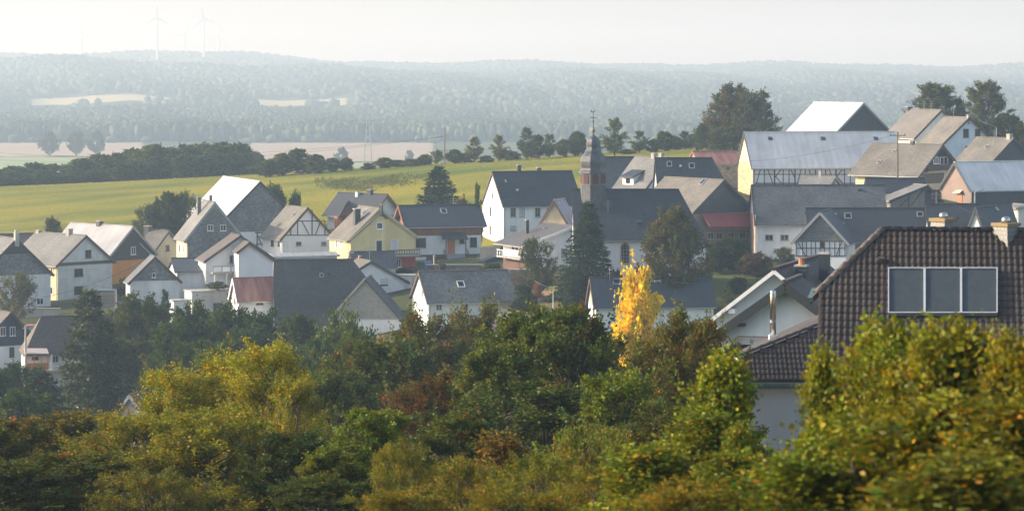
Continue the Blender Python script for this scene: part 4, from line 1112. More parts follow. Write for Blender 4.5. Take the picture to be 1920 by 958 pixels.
g = Geo(); g.bar((XV-0.35, DR-r2-0.1, zr-hh-0.30), (XV-0.35, DR+r2, zr-hh-0.30), 0.09, (0, 0, 1), 0.07); g.make("gutter", GREENP, nh)
g = Geo(); g.bar((XV-0.03, DR-run, zr-drop-0.08), (XV-0.03, DR-r2, zr-hh-0.08), 0.03, (0, 0, 1), 0.13); g.make("verge_board", BROWNP, nh)
PANELM = paint((0.055, 0.065, 0.070), 0.28, "collector_glass", 0.0, 0.15)
for x0, x1 in ((1666, 1732.5), (1734.5, 1801), (1803, 1869.5)):
    q = [slope(x0, 587, 0.16), slope(x1, 587, 0.16), slope(x1, 503.5, 0.16), slope(x0, 503.5, 0.16)]
    g = Geo()
    for i in range(4):
        a, c = q[i], q[(i+1) % 4]; g.bar(a.lerp(c, 0.0), c, 0.017, nn, 0.05)
    fr = g.make("solar_collector", paint((0.62, 0.62, 0.62), 0.4, "aluminium", 0.3), nh)
    g = Geo(); g.prism([p for p in q], -nn*0.08); g.make("collector_pane", PANELM, fr)
g = Geo(); g.bar(slope(1666, 591, 0.1), slope(1869, 591, 0.1), 0.07, nn, 0.06); g.make("collector_rail", DARKP, nh)
g = Geo(); p = slope(1653, 492, 0.05); g.hexa([p+Vector(q) for q in ((-.12, -.12, 0), (.12, -.12, 0), (.12, .1, .1), (-.12, .1, .1))], [p+Vector(q) for q in ((-.1, -.14, .14), (.1, -.14, .14), (.1, .1, .18), (-.1, .1, .18))]); g.make("roof_vent", NEAR_TILE, nh)
CHIM_SL = shingle((0.17, 0.165, 0.15), 0.15, 0.15, 0.10, 0.4, 0.12, "chimney_shingles")
def near_chimney(px, d, ytop, wtop, wbot, ybot, capy, poty):
    zt, zl = zpix(ytop, d), zpix(ybot, d); a, c = wtop/2/F*d, wbot/2/F*d; x, d0, _ = toloc(((px-PX0)/F*d, d, 0)); dd = d; d = d0
    g = Geo(); g.lathe((x, d, 0), [(c*1.05, zl-1.0), (c, zl), (a, zt)], 4, math.radians(4)); cm = g.make("chimney", CHIM_SL, nh)
    g = Geo(); g.lathe((x, d, 0), [(a*1.18, zt), (a*1.2, zpix(capy, dd))], 4, math.radians(4)); g.make("chimney_cap", paint((0.28, 0.20, 0.10), 0.9, "cap_concrete"), cm)
    g = Geo(); z0 = zpix(capy, dd); z1 = zpix(poty, dd); g.lathe((x, d, 0), [(a*0.42, z0), (a*0.30, z1-0.02), (a*0.22, z1)], 12); g.make("chimney_pot", STEEL, cm, True)
nh.rotation_euler = (0, 0, math.radians(-8.4))
near_chimney(1886, 89.35, 424, 47, 60, 462, 418, 407); near_chimney(1769, 91.5, 415, 46, 54, 440, 409, 399)

# the lower tiled house with the flue
an = root("house", ((1500-PX0)/F*108, 108, gz(11.6, 108)), "low white house with brown tiled hip roof and tall steel flue", "house")
DE = 104.0; ze = zpix(719, DE); pa = math.radians(38); ey2 = Vector((0, math.cos(pa), math.sin(pa))); n2 = ex.cross(ey2)
def slope2(px, py, off=0.0):
    d = Vector(((px-PX0)/F, 1, -(py-HOR)/F)); o = Vector((0, DE, ze)) + n2*off
    return Vector((0, 0, CAMZ)) + d*((o-Vector((0, 0, CAMZ))).dot(n2)/d.dot(n2))
A, B, C2, D2 = slope2(1388, 719), slope2(1640, 719), slope2(1640, 570), slope2(1384, 672)
def back(px, py, d): return P(px, py, d)
E2, F2 = back(1381, 659, D2.y+6), back(1640, 542, C2.y+6)
g = Geo(); g.prism([A, B, C2, D2], (0, 0, -0.18)); g.make("roof", paint((0.03, 0.025, 0.022), 0.9, "roof_deck"), an)
g = Geo(); g.prism([D2, C2, F2, E2], (0, 0, -0.18)); g.make("upper_roof", PLAIN_BR, an)
hipv = (C2-D2)
def keep_an(c):
    if c.x < A.x+0.02 or c.x > B.x: return 0
    t = (c.x-D2.x)/hipv.x
    return 1 if c.z < D2.z + hipv.z*t - 0.05 else 0
tiled_plane(an, Vector((A.x, C2.y, C2.z)), ex, ey2, n2, 0.18, 0.29, 0, 30, int((C2-B).length/0.29), keep_an, NEAR_TILE, 0)
caps_row(an, D2+Vector((-0.05, 0, 0.04)), C2+Vector((0, 0, 0.04)), 16, 0.12, NEAR_TILE)
g = Geo(); zgl = gz(11, 106)-1.5
g.prism([(A.x+0.3, DE+0.5, zgl), (B.x, DE+0.5, zgl), (B.x, DE+0.5, ze+0.1), (A.x+0.3, DE+0.5, ze+0.1)][::-1], (0, 6.5, 0)); g.make("wall", WHITE2, an)
g = Geo(); g.prism([(A.x+0.32, DE+0.52, ze), (A.x+0.32, DE+6.9, ze), (A.x+0.32, E2.y, E2.z-0.2), (A.x+0.32, D2.y, D2.z-0.2)], (0.2, 0, 0)); g.make("end_wall", WHITE2, an)
g = Geo(); g.bar(A+Vector((-0.05, -0.08, -0.06)), B+Vector((0, -0.08, -0.06)), 0.08, (0, 0, 1), 0.08); g.make("gutter", GREENP, an)
FD_ = 109.5; fx = (1449.5-PX0)/F*FD_; fr_ = 5.6/F*FD_
g = Geo(); g.lathe((fx, FD_, 0), [(fr_, zpix(632, FD_)), (fr_, zpix(552, FD_)), (fr_*0.9, zpix(549, FD_)), (fr_*0.95, zpix(546, FD_)), (fr_*0.5, zpix(544, FD_))], 14); fl = g.make("flue", STEEL, an, True)
for y in (604, 553, 601): 
    g = Geo(); g.lathe((fx, FD_, zpix(y, FD_)), [(fr_*1.1, -0.015), (fr_*1.14, 0), (fr_*1.1, 0.015)], 14); g.make("flue_band", ZINC, fl, True)
g = Geo(); g.box((fx, FD_, zpix(637, FD_)-0.3), (0.17, 0, 0), (0, 0.17, 0), (0, 0, 0.5)); g.make("flue_base", WHITEP, an)

# ---------------------------------------------------------------- walls, sheds, lamps, poles, wires
def wall_thing(name, label, x0, x1, ytop, d, depth, mat, cat="wall", cap=None, d1=None):
    d1 = d1 or d; a, c = P(x0, ytop, d), P(x1, ytop, d1); m = (a+c)/2
    zl = min(gz(a.x, a.y), gz(c.x, c.y)) - 0.5
    r = root(name, (m.x, m.y, zl+0.5), label, cat)
    off = Vector((0, depth, 0)); z = Vector((0, 0, 1))
    g = Geo(); g.hexa([Vector((a.x, a.y, zl)), Vector((c.x, c.y, zl)), Vector((c.x, c.y, zl))+off, Vector((a.x, a.y, zl))+off], [a, c, c+off, a+off]); g.make("wall_body", mat, r)
    g = Geo(); e = Vector((0.08, 0, 0)); y = Vector((0, 0.08, 0)); u = Vector((0, 0, 0.1))
    q = [a-e-y, c+e-y, c+e+off+y, a-e+off+y]; g.hexa([p+z*0.003 for p in q], [p+u for p in q]); g.make("coping", cap or CONCRETE, r)
    return r
wall_thing("stone_wall", "brown stone retaining wall behind the round flower bed", 955, 1052, 506, 366, 0.5, stone((0.17, 0.13, 0.10)))
wall_thing("retaining_wall", "cream concrete wall edging the lawn by the big white house", 900, 937, 465, 413, 0.4, plaster((0.58, 0.48, 0.34), 0.2))
wall_thing("garden_wall", "grey concrete garden wall below the left slate-hung house", 20, 112, 579, 391, 0.4, CONCRETE)
wall_thing("garden_wall", "low dark stone wall in front of the house with orange door", 800, 905, 497, 398, 0.5, stone((0.13, 0.12, 0.11)))
wall_thing("churchyard_wall", "low grey churchyard wall at the foot of the church", 1146, 1330, 520, 350.5, 0.4, stone((0.25, 0.23, 0.21)))
wall_thing("garden_wall", "dark hedge-topped wall beside the bungalow's right end", 964, 1000, 570, 351, 0.3, stone((0.10, 0.09, 0.08)))
r = wall_thing("shed", "grey wooden shed with green flat roof by the pale panelled house", 164, 213, 546, 394, 3.0, boards((0.20, 0.18, 0.16), 0.2, False), "shed", GREENP)
r = wall_thing("shed", "small red roofed shed behind the brown roofed house at left", 46, 75, 612, 372, 2.5, WHITE2, "shed", METAL_R)
r = wall_thing("garage", "pale garage with hedge on top below the red basement wall", 738, 778, 517, 391, 3.0, plaster((0.55, 0.50, 0.38)), "garage")
g = Geo(); a = P(752, 519, 390.9); c = P(773, 519, 390.9); z = gz(a.x, a.y); g.prism([(a.x, a.y, z), (c.x, c.y, z), c, a], (0, -0.05, 0)); g.make("garage_door", SHUTTER, r)

r = root("planter", tuple(P(1008, 540, 355).xy) + (gz(*P(1008, 540, 355).xy),), "round stone planter with pink flowers on the dry lawn", "planter")
c = org(r); g = Geo(); g.lathe(c, [(1.25, -0.3), (1.25, 0.55), (1.0, 0.56), (1.0, 0.4)], 14); g.make("stone_ring", stone((0.28, 0.22, 0.17)), r)
r = root("waste_bin", tuple(P(802, 507, 404).xy) + (gz(*P(802, 507, 404).xy),), "blue waste container beside the garage door", "bin")
c = org(r)+Vector((0, 0, 0.25)); g = Geo(); g.hexa([c+Vector(q) for q in ((-.42, -.3, 0), (.42, -.3, 0), (.42, .3, 0), (-.42, .3, 0))], [c+Vector(q) for q in ((-.5, -.36, .95), (.5, -.36, .95), (.5, .36, .95), (-.5, .36, .95))]); g.make("bin_body", BLUEP, r)
g = Geo(); g.hexa([c+Vector(q) for q in ((-.53, -.4, .953), (.53, -.4, .953), (.53, .4, .953), (-.53, .4, .953))], [c+Vector(q) for q in ((-.5, -.36, 1.02), (.5, -.36, 1.02), (.5, .36, 1.1), (-.5, .36, 1.1))]); g.make("bin_lid", BLUEP, r)
for sx in (-.35, .35):
    g = Geo(); g.tube([c+Vector((sx-.05, 0.1, -0.1)), c+Vector((sx+.05, 0.1, -0.1))], 0.14, 10); g.make("wheel", DARKP, r)

def lamp(label, px, ytop, d, arm_px, arm_y):
    p = P(px, ytop, d); z = gz(p.x, p.y); r = root("street_lamp", (p.x, p.y, z), label, "street lamp", "street lamps in the village")
    e = P(arm_px, arm_y, d)
    g = Geo(); g.tube([(p.x, p.y, z-0.2), (p.x, p.y, p.z)], [0.09, 0.06], 8); g.make("pole", GALV, r)
    g = Geo(); g.tube([p, p.lerp(e, 0.3)+Vector((0, 0, 0.12)), p.lerp(e, 0.75)+Vector((0, 0, 0.08)), e], 0.04, 6); g.make("arm", GALV, r)
    g = Geo(); dr = (e-p).normalized(); g.hexa(*[[e+dr*a+Vector((0, w, hh)) for a, w in ((-.1, -.14), (.75, -.09), (.75, .09), (-.1, .14))] for hh in (-.08, .06)]); g.make("lamp_head", GREYP, r)
lamp("curved steel street lamp on the dry lawn below the conifer", 1037, 546, 344, 1012, 532)
lamp("street lamp by the grey shed with green roof at left", 218, 545, 384, 182, 535)
lamp("street lamp rising behind the slate gable with tiny window", 286, 482, 398, 269, 463)
lamp("slim street lamp before the dark silver barn wall", 1828, 361, 380, 1836, 358)
lamp("street lamp among the trees right of the white top house", 1868, 240, 440, 1850, 232)

def pole(label, px, ytop, d, arms=(0.6,), w=1.2, mat=POLEM):
    p = P(px, ytop, d); z = gz(p.x, p.y); r = root("utility_pole", (p.x, p.y, z), label, "utility pole", "wooden utility poles")
    g = Geo(); g.tube([(p.x, p.y, z-0.3), p], [0.17, 0.11], 8); g.make("pole", mat, r)
    for q in arms:
        g = Geo(); g.bar(p+Vector((-w, -0.15, -q)), p+Vector((w, -0.15, -q)), 0.06, (0, 0, 1)); g.make("crossarm", mat, r)
        for sx in (-0.9, 0.9):
            g = Geo(); g.lathe(p+Vector((sx*w, -0.15, -q+0.06)), [(0.05, 0), (0.09, 0.08), (0.05, 0.2), (0.03, 0.26)], 8); g.make("insulator", DARKP, r)
pole("tall wooden pole standing alone on the meadow ridge", 834, 238, 588, (5.2,), 1.9)
pole("utility pole in front of the long barn's pale roof", 1683, 247, 404)
pole("utility pole above the dark roof beside the timbered shed", 1756, 360, 377, (0.4, 0.9), 0.7)
pole("short pale pole by the blue clad house at lower left", 48, 611, 350, (0.3,), 0.4, GALV)
pole("small post in front of the house with orange door", 814, 477, 402, (0.2,), 0.3, GALV)

def wire(label, a, c, sag, r=0.022):
    a, c = P(*a), P(*c); pts = [a.lerp(c, t) - Vector((0, 0, sag*4*t*(1-t))) for t in np.linspace(0, 1, 13)]
    g = Geo(); g.tube(pts, r, 4); o = g.make("overhead_wire", DARKP, None, loc=tuple(a)); tag(o, label, "wire", "overhead wires")
wire("wire crossing the long barn's pale metal roof", (1683, 251, 404), (1380, 304, 432), 0.8)
wire("wire sloping over the dark right hand roofs", (1756, 362, 377), (1930, 440, 345), 0.6)
wire("wire crossing the pale panelled gable", (30, 565, 385), (290, 478, 398), 1.2)
wire("wire at the blue clad house lower left", (-40, 640, 352), (48, 613, 350), 0.4)
wire("wire from the short pale pole over the brown roof", (48, 613, 350), (200, 630, 345), 0.5)
wire("wire crossing the big white house gable", (850, 374, 400), (960, 372, 390), 0.4)
wire("wire above the yellow house towards the antenna", (560, 482, 410), (693, 464, 386), 0.5)
wire("faint high voltage line over the left wood", (-50, 283, 800), (834, 256, 588), 3.0, 0.03)
wire("second high voltage line over the left wood", (-50, 297, 790), (830, 257, 588), 3.0, 0.03)

# graves behind the churchyard wall
for i, (px, hh_) in enumerate(((1152, 1.0), (1163, 0.8), (1206, 1.0), (1214, 0.8))):
    p = P(px, 517, 353); z = gz(p.x, p.y)
    r = root("gravestone", (p.x, p.y, z), ["dark gravestone left of the arched church window", "small gravestone under the arched church window", "gravestone near the chestnut tree's left side", "low gravestone closest to the chestnut trunk"][i], "gravestone", "gravestones at the church")
    g = Geo(); g.box((p.x, p.y, z+0.1), (0.4, 0, 0), (0, 0.2, 0), (0, 0, 0.15)); g.make("base", CONCRETE, r)
    top = max(zpix(512, 353), z+1.0) - z
    g = Geo(); pts = [(p.x-.3, p.y, z+.25), (p.x+.3, p.y, z+.25), (p.x+.3, p.y, z+top), (p.x+.15, p.y, z+top+.18), (p.x-.15, p.y, z+top+.18), (p.x-.3, p.y, z+top)]; g.prism(pts, (0, 0.12, 0)); g.make("headstone", paint((0.08, 0.08, 0.085), 0.4, "granite"), r)
p = P(1181, 503, 352.6); z = gz(p.x, p.y); r = root("grave_cross", (p.x, p.y, z), "tall wooden cross in front of the church wall", "cross")
g = Geo(); g.bar((p.x, p.y, z-0.2), p, 0.07, (0, 1, 0)); g.make("post", BROWNP, r); g = Geo(); g.bar(p+Vector((-.45, -.02, -.5)), p+Vector((.45, -.02, -.5)), 0.06, (0, 1, 0)); g.make("crossbar", BROWNP, r)

# ---------------------------------------------------------------- wind turbines and the far pylon
for i, (px, hub, d, a0, lab) in enumerate(((153, 62, 7150, 10, "leftmost wind turbine, standing apart on the hazy skyline"), (295, 34, 6500, 0, "tall wind turbine, second from the left in the haze"), (345, 68, 7350, 35, "smaller wind turbine between the two tallest ones"), (382, 36, 6600, -12, "tall wind turbine, second from the right in the haze"), (410, 71, 7300, 20, "rightmost and smallest wind turbine in the haze"))):
    p = P(px, hub, d); z = gz(p.x, p.y); r = root("wind_turbine", (p.x, p.y, z), lab, "wind turbine", "wind turbines on the skyline")
    g = Geo(); g.tube([(p.x, p.y, z-2), (p.x, p.y, p.z)], [3.0, 1.7], 10); g.make("tower", WHITEP, r)
    g = Geo(); g.box(p+Vector((0, 2, 0)), (1.9, 0, 0), (0, 5, 0), (0, 0, 1.9)); g.make("nacelle", WHITEP, r)
    g = Geo(); g.lathe(p+Vector((0, 0, 0)), [(0.3, -2.2), (1.9, -1), (2.1, 0.6), (0.4, 1.8)], 8); g.make("hub", WHITEP, r)
    for k in range(3):
        an_ = math.radians(a0+120*k); u = Vector((math.sin(an_), 0, math.cos(an_))); s_ = Vector((u.z, 0, -u.x)); c = p+Vector((0, -4, 0))
        g = Geo(); q = [c+s_*1.0, c+u*9+s_*2.2, c+u*42+s_*0.3, c+u*42-s_*0.2, c+u*9-s_*0.9, c-s_*1.0]; g.prism(q, (0, 0.7, 0)); g.make("blade", WHITEP, r)
p = P(690, 210, 1650); z = gz(p.x, p.y); r = root("power_pylon", (p.x, p.y, z), "faint lattice power pylon in the valley haze", "pylon"); H_ = p.z-z
g = Geo()
for sx in (-1, 1):
    for sy in (-1, 1): g.bar((p.x+sx*3, p.y+sy*3, z-1), (p.x+sx*.5, p.y+sy*.5, z+H_*0.93), 0.14, (0, 1, 0))
    for k in range(9):
        t0, t1 = k/9, (k+1)/9; w0, w1 = 3-2.5*t0, 3-2.5*t1
        g.bar((p.x+sx*w0, p.y-w0, z+H_*.93*t0), (p.x-sx*w1, p.y-w1, z+H_*.93*t1), 0.08, (0, 1, 0))
g.make("lattice_mast", GALV, r)
for q, wd in ((0.97, 5.5), (0.82, 9.0)):
    g = Geo(); zz = z+H_*q; g.bar((p.x-wd, p.y, zz), (p.x+wd, p.y, zz), 0.2, (0, 0, 1), 0.3); g.make("crossarm", GALV, r)
g = Geo(); g.bar((p.x, p.y, z+H_*.9), (p.x, p.y, z+H_*1.04), 0.18, (0, 1, 0)); g.make("mast_tip", GALV, r)

# ---------------------------------------------------------------- trees
def foliage_mat(name, transl=0.35, rough=0.55):
    m = bpy.data.materials.new(name); m.use_nodes = True; N, L = m.node_tree.nodes, m.node_tree.links; N.clear()
    oi = N.new("ShaderNodeObjectInfo"); at = N.new("ShaderNodeAttribute"); at.attribute_name = "tint"
    mul = N.new("ShaderNodeVectorMath"); mul.operation = 'MULTIPLY'; L.new(oi.outputs['Color'], mul.inputs[0]); L.new(at.outputs['Color'], mul.inputs[1])
    d = N.new("ShaderNodeBsdfDiffuse"); L.new(mul.outputs[0], d.inputs[0])
    t = N.new("ShaderNodeBsdfTranslucent"); sc = N.new("ShaderNodeVectorMath"); sc.operation = 'MULTIPLY'; sc.inputs[1].default_value = (1.25, 1.15, 0.6); L.new(mul.outputs[0], sc.inputs[0]); L.new(sc.outputs[0], t.inputs[0])
    mx = N.new("ShaderNodeMixShader"); mx.inputs[0].default_value = transl; L.new(d.outputs[0], mx.inputs[1]); L.new(t.outputs[0], mx.inputs[2])
    gl = N.new("ShaderNodeBsdfGlossy"); gl.inputs['Roughness'].default_value = rough; gl.inputs[0].default_value = (0.7, 0.7, 0.7, 1)
    m2 = N.new("ShaderNodeMixShader"); m2.inputs[0].default_value = 0.02; L.new(mx.outputs[0], m2.inputs[1]); L.new(gl.outputs[0], m2.inputs[2])
    o = N.new("ShaderNodeOutputMaterial"); L.new(m2.outputs[0], o.inputs[0]); return m
FOLIAGE = foliage_mat("foliage", 0.30); NEEDLE = foliage_mat("needles", 0.12)
BARK = paint((0.10, 0.08, 0.06), 0.95, "bark", 0.0, 0.3); BIRCHB = paint((0.40, 0.38, 0.34), 0.9, "birch_bark", 0.0, 0.4)

def nrm(a): return a/np.maximum(np.linalg.norm(a, axis=-1, keepdims=True), 1e-9)

def quads_mesh(name, V, tint, mat):
    """V (n,4,3) leaf quads, tint (n,3)"""
    n = len(V); me = bpy.data.meshes.new(name)
    me.vertices.add(4*n); me.vertices.foreach_set('co', V.astype('f').ravel())
    me.loops.add(4*n); me.loops.foreach_set('vertex_index', np.arange(4*n, dtype='i'))
    me.polygons.add(n); me.polygons.foreach_set('loop_start', np.arange(0, 4*n, 4, dtype='i'))
    me.update(calc_edges=True)
    at = me.attributes.new("tint", 'FLOAT_COLOR', 'POINT')
    at.data.foreach_set('color', np.repeat(np.concatenate([tint, np.ones((n, 1))], 1), 4, 0).astype('f').ravel())
    me.materials.append(mat); return me

def leaves(pos, dirs, size, asp, rg, flat=0.6):
    n = len(pos)
    l = nrm(dirs + rg.normal(0, 0.7, (n, 3)))
    up = nrm(rg.normal(0, 1, (n, 3)) + np.array([0, 0, flat]))
    w = nrm(np.cross(l, up)); nn_ = np.cross(w, l)
    s = size[:, None]
    bend = nn_*s*rg.uniform(-0.12, 0.2, (n, 1))
    return np.stack([pos, pos+l*s*0.5+w*s*asp*0.5+bend, pos+l*s, pos+l*s*0.5-w*s*asp*0.5+bend], 1)

def tint_of(n_shoot, nl, rg, autumn, pa, bright=(0.7, 1.3)):
    b_ = rg.uniform(*bright, (n_shoot, 1, 1)); hue = rg.normal(0, 0.10, (n_shoot, 1, 1))
    t = np.ones((n_shoot, nl, 3))*b_*rg.uniform(0.8, 1.2, (n_shoot, nl, 1))
    t[..., 0] *= (1+hue[..., 0]*1.6); t[..., 2] *= (1-hue[..., 0])
    if pa > 0:
        aut = rg.random((n_shoot, nl)) < np.where(rg.random((n_shoot, 1)) < pa, 0.65, 0.04)
        pal = np.array(autumn)[rg.integers(0, len(autumn), (n_shoot, nl))]
        t = np.where(aut[..., None], t*pal, t)
    return t.reshape(-1, 3)

SHAPES = {
    'round': lambda t: np.sin(np.pi*np.clip(0.10+0.86*t, 0, 1))**0.65,
    'dome': lambda t: np.sqrt(np.clip(1-(t*0.97)**2, 0, 1))*(0.8+0.2*np.minimum(t*4, 1)),
    'column': lambda t: 0.35+0.65*np.sin(np.pi*np.clip(0.12+0.80*t, 0, 1))**0.8,
    'cone': lambda t: np.clip(1.02-t, 0.03, 1)**0.75,
    'plume': lambda t: np.clip(1.04-t, 0.03, 1)**1.2,
    'egg': lambda t: np.sin(np.pi*np.clip(0.16+0.78*t, 0, 1))**0.75*(1.12-0.3*t),
}
def tubes_mesh(name, paths, mat, seg=5):
    G = Geo()
    for pts, r in paths: G.tube(pts, r, seg)
    me = bpy.data.meshes.new(name); me.from_pydata([tuple(v) for v in G.v], [], G.f); me.update(); autouv(me); me.materials.append(mat)
    for p in me.polygons: p.use_smooth = True
    return me

def broadleaf(seed, H=8, hb=0.2, rad=3.0, shape='round', nb=60, ns=12, nl=40, leaf=0.1, asp=0.6, sl=0.7, upb=0.4, autumn=((2, 1, .5),), pa=0.1, lobes=0.25, bark=BARK, droop=0.0, inner=0.35, bright=(0.7, 1.3), stems=1, leaders=0, rmin=0.62):
    rg = np.random.default_rng(seed)
    t = rg.beta(1.25, 1.0, nb); az = rg.uniform(0, 2*np.pi, nb)
    ph = rg.uniform(0, 6, 4)
    lob = 1 + lobes*(np.sin(2*az+ph[0]+3*t)*0.6 + np.sin(3*az+ph[1]-5*t)*0.5 + np.sin(9*t+ph[2]))*0.6
    r = rad*SHAPES[shape](t)*lob*rg.uniform(rmin, 1.06, nb)
    z0 = H*hb
    end = np.stack([r*np.cos(az), r*np.sin(az), z0+(H-z0)*np.clip(t+rg.normal(0, 0.02, nb), 0, 1.02)], 1)
    start = np.stack([np.zeros(nb), np.zeros(nb), np.maximum(end[:, 2]-0.55*r-0.12*H, H*0.06)], 1) + rg.normal(0, 0.03*rad, (nb, 3))*[1, 1, 0]
    sp = rg.normal(0, rad*0.16, (max(stems, 1), 2)) if stems > 1 else np.zeros((1, 2))
    si = rg.integers(0, max(stems, 1), nb); start[:, :2] += sp[si]*(start[:, 2:3]/H)*1.4
    mid = (start+end)/2 + np.stack([np.zeros(nb), np.zeros(nb), 0.16*r], 1)
    u = inner + (1-inner)*rg.random((nb, ns))**0.7
    bz = lambda u: ((1-u)**2)[..., None]*start[:, None] + (2*u*(1-u))[..., None]*mid[:, None] + (u**2)[..., None]*end[:, None]
    sp0 = bz(u)
    bd = nrm(end-start)[:, None]
    sd = nrm(bd*0.7 + rg.normal(0, 0.55, (nb, ns, 3)) + np.array([0, 0, upb-droop]))
    sl_ = sl*rg.uniform(0.45, 1.15, (nb, ns, 1))
    v = rg.random((nb*ns, nl, 1))
    S, D = sp0.reshape(-1, 1, 3), sd.reshape(-1, 1, 3)
    pos = S + D*v*sl_.reshape(-1, 1, 1) + rg.normal(0, 1, (nb*ns, nl, 3))*sl*0.16*(1.15-0.6*v) - np.array([0, 0, droop*0.5])*v**2
    pos = pos.reshape(-1, 3); pos[:, 2] = np.maximum(pos[:, 2], 0.05)
    dirs = np.repeat(sd.reshape(-1, 3), nl, 0)
    tint = tint_of(nb*ns, nl, rg, autumn, pa, bright)
    if leaders:
        la = rg.uniform(0, 2*np.pi, leaders); lt = rg.uniform(0.45, 0.9, leaders); lr = rad*SHAPES[shape](lt)*rg.uniform(0.1, 0.85, leaders)
        lp = np.stack([lr*np.cos(la), lr*np.sin(la), z0+(H-z0)*lt], 1)
        ld = nrm(np.stack([np.cos(la)*0.35, np.sin(la)*0.35, np.ones(leaders)], 1) + rg.normal(0, 0.18, (leaders, 3)))
        ll = H*rg.uniform(0.12, 0.36, leaders)*(1.15-lt*0.5); nk = nl*2
        v2 = rg.random((leaders, nk, 1))
        lpos = lp[:, None] + ld[:, None]*v2*ll[:, None, None] + rg.normal(0, 1, (leaders, nk, 3))*leaf*(1.5-0.9*v2)
        pos = np.concatenate([pos, lpos.reshape(-1, 3)]); dirs = np.concatenate([dirs, np.repeat(ld, nk, 0)]); tint = np.concatenate([tint, tint_of(leaders, nk, rg, autumn, pa, bright)])
        lead_paths = [([Vector(p), Vector(p+q*l_)], [0.012*H/6, 0.004]) for p, q, l_ in zip(lp, ld, ll)]
    else: lead_paths = []
    size = leaf*rg.uniform(0.6, 1.2, len(pos))
    V = leaves(pos, dirs, size, asp, rg)
    crown = quads_mesh("crown", V, tint, FOLIAGE)
    paths = list(lead_paths)
    for k in range(max(stems, 1)):
        top = np.array([sp[k, 0]*1.2, sp[k, 1]*1.2, H*0.86]); q = [Vector((sp[k, 0]*.2, sp[k, 1]*.2, -0.4)), Vector((sp[k, 0]*.5, sp[k, 1]*.5, H*0.3)), Vector((sp[k, 0]*.9+rad*.03, sp[k, 1]*.9, H*0.6)), Vector(top)]
        tr = H*0.011+0.02; paths.append((q, [tr*1.3, tr, tr*0.6, tr*0.15]))
    for i in range(nb):
        br = 0.004*H+0.008*r[i]
        paths.append(([Vector(start[i]), Vector(mid[i]*0.5+(start[i]+end[i])*0.25), Vector(end[i])], [br, br*0.7, br*0.2]))
    return (crown, tubes_mesh("trunk", paths, bark, 4)) + extent(V)

def conifer(seed, H=14, rad=3.4, levels=26, per=9, nl=34, leaf=0.28, hb=0.05, droop=0.25, power=0.8):
    rg = np.random.default_rng(seed); P_, D_, T_ = [], [], []; paths = [([Vector((0, 0, -0.4)), Vector((0, 0, H*0.5)), Vector((0, 0, H*0.98))], [H*0.022, H*0.013, 0.02])]
    for j in range(levels):
        t = (j+rg.uniform(0, .6))/levels; z = H*(hb+(1-hb)*t); k = max(4, int(per*(1-0.45*t)))
        for a in rg.uniform(0, 2*np.pi) + np.arange(k)*2*np.pi/k + rg.normal(0, .2, k):
            Lb = rad*(1-t)**power*rg.uniform(0.72, 1.12) + 0.12
            n = max(6, int(nl*(0.25+Lb/rad))); u = rg.random(n)**0.65
            out = np.array([np.cos(a), np.sin(a), 0]); side = np.array([-out[1], out[0], 0])
            p = out*(u*Lb)[:, None] + np.array([0, 0, 1])*(z + (0.25*u - droop*2.0*u**2 + 0.22*u**4)[:, None]*Lb*0.7)
            p += side*(rg.normal(0, 0.17, n)*Lb*(1.1-0.75*u))[:, None] + rg.normal(0, 0.05*rad*0.5, (n, 3))
            P_.append(p); D_.append(out*0.8 + side*rg.normal(0, .6, (n, 1)) + np.array([0, 0, -0.15])); T_.append(np.full(n, rg.uniform(0.65, 1.3)))
            if Lb > 0.5: paths.append(([Vector((0, 0, z)), Vector(out*Lb*0.75+np.array([0, 0, z-droop*0.3*Lb]))], [0.05, 0.015]))
    pos, dirs, br = np.concatenate(P_), np.concatenate(D_), np.concatenate(T_)
    V = leaves(pos, nrm(dirs), leaf*rg.uniform(.7, 1.3, len(pos)), 0.42, rg, 1.2)
    tint = np.ones((len(pos), 3))*(br*rg.uniform(.8, 1.2, len(pos)))[:, None]
    return (quads_mesh("crown", V, tint, NEEDLE), tubes_mesh("trunk", paths, BARK, 4)) + extent(V)

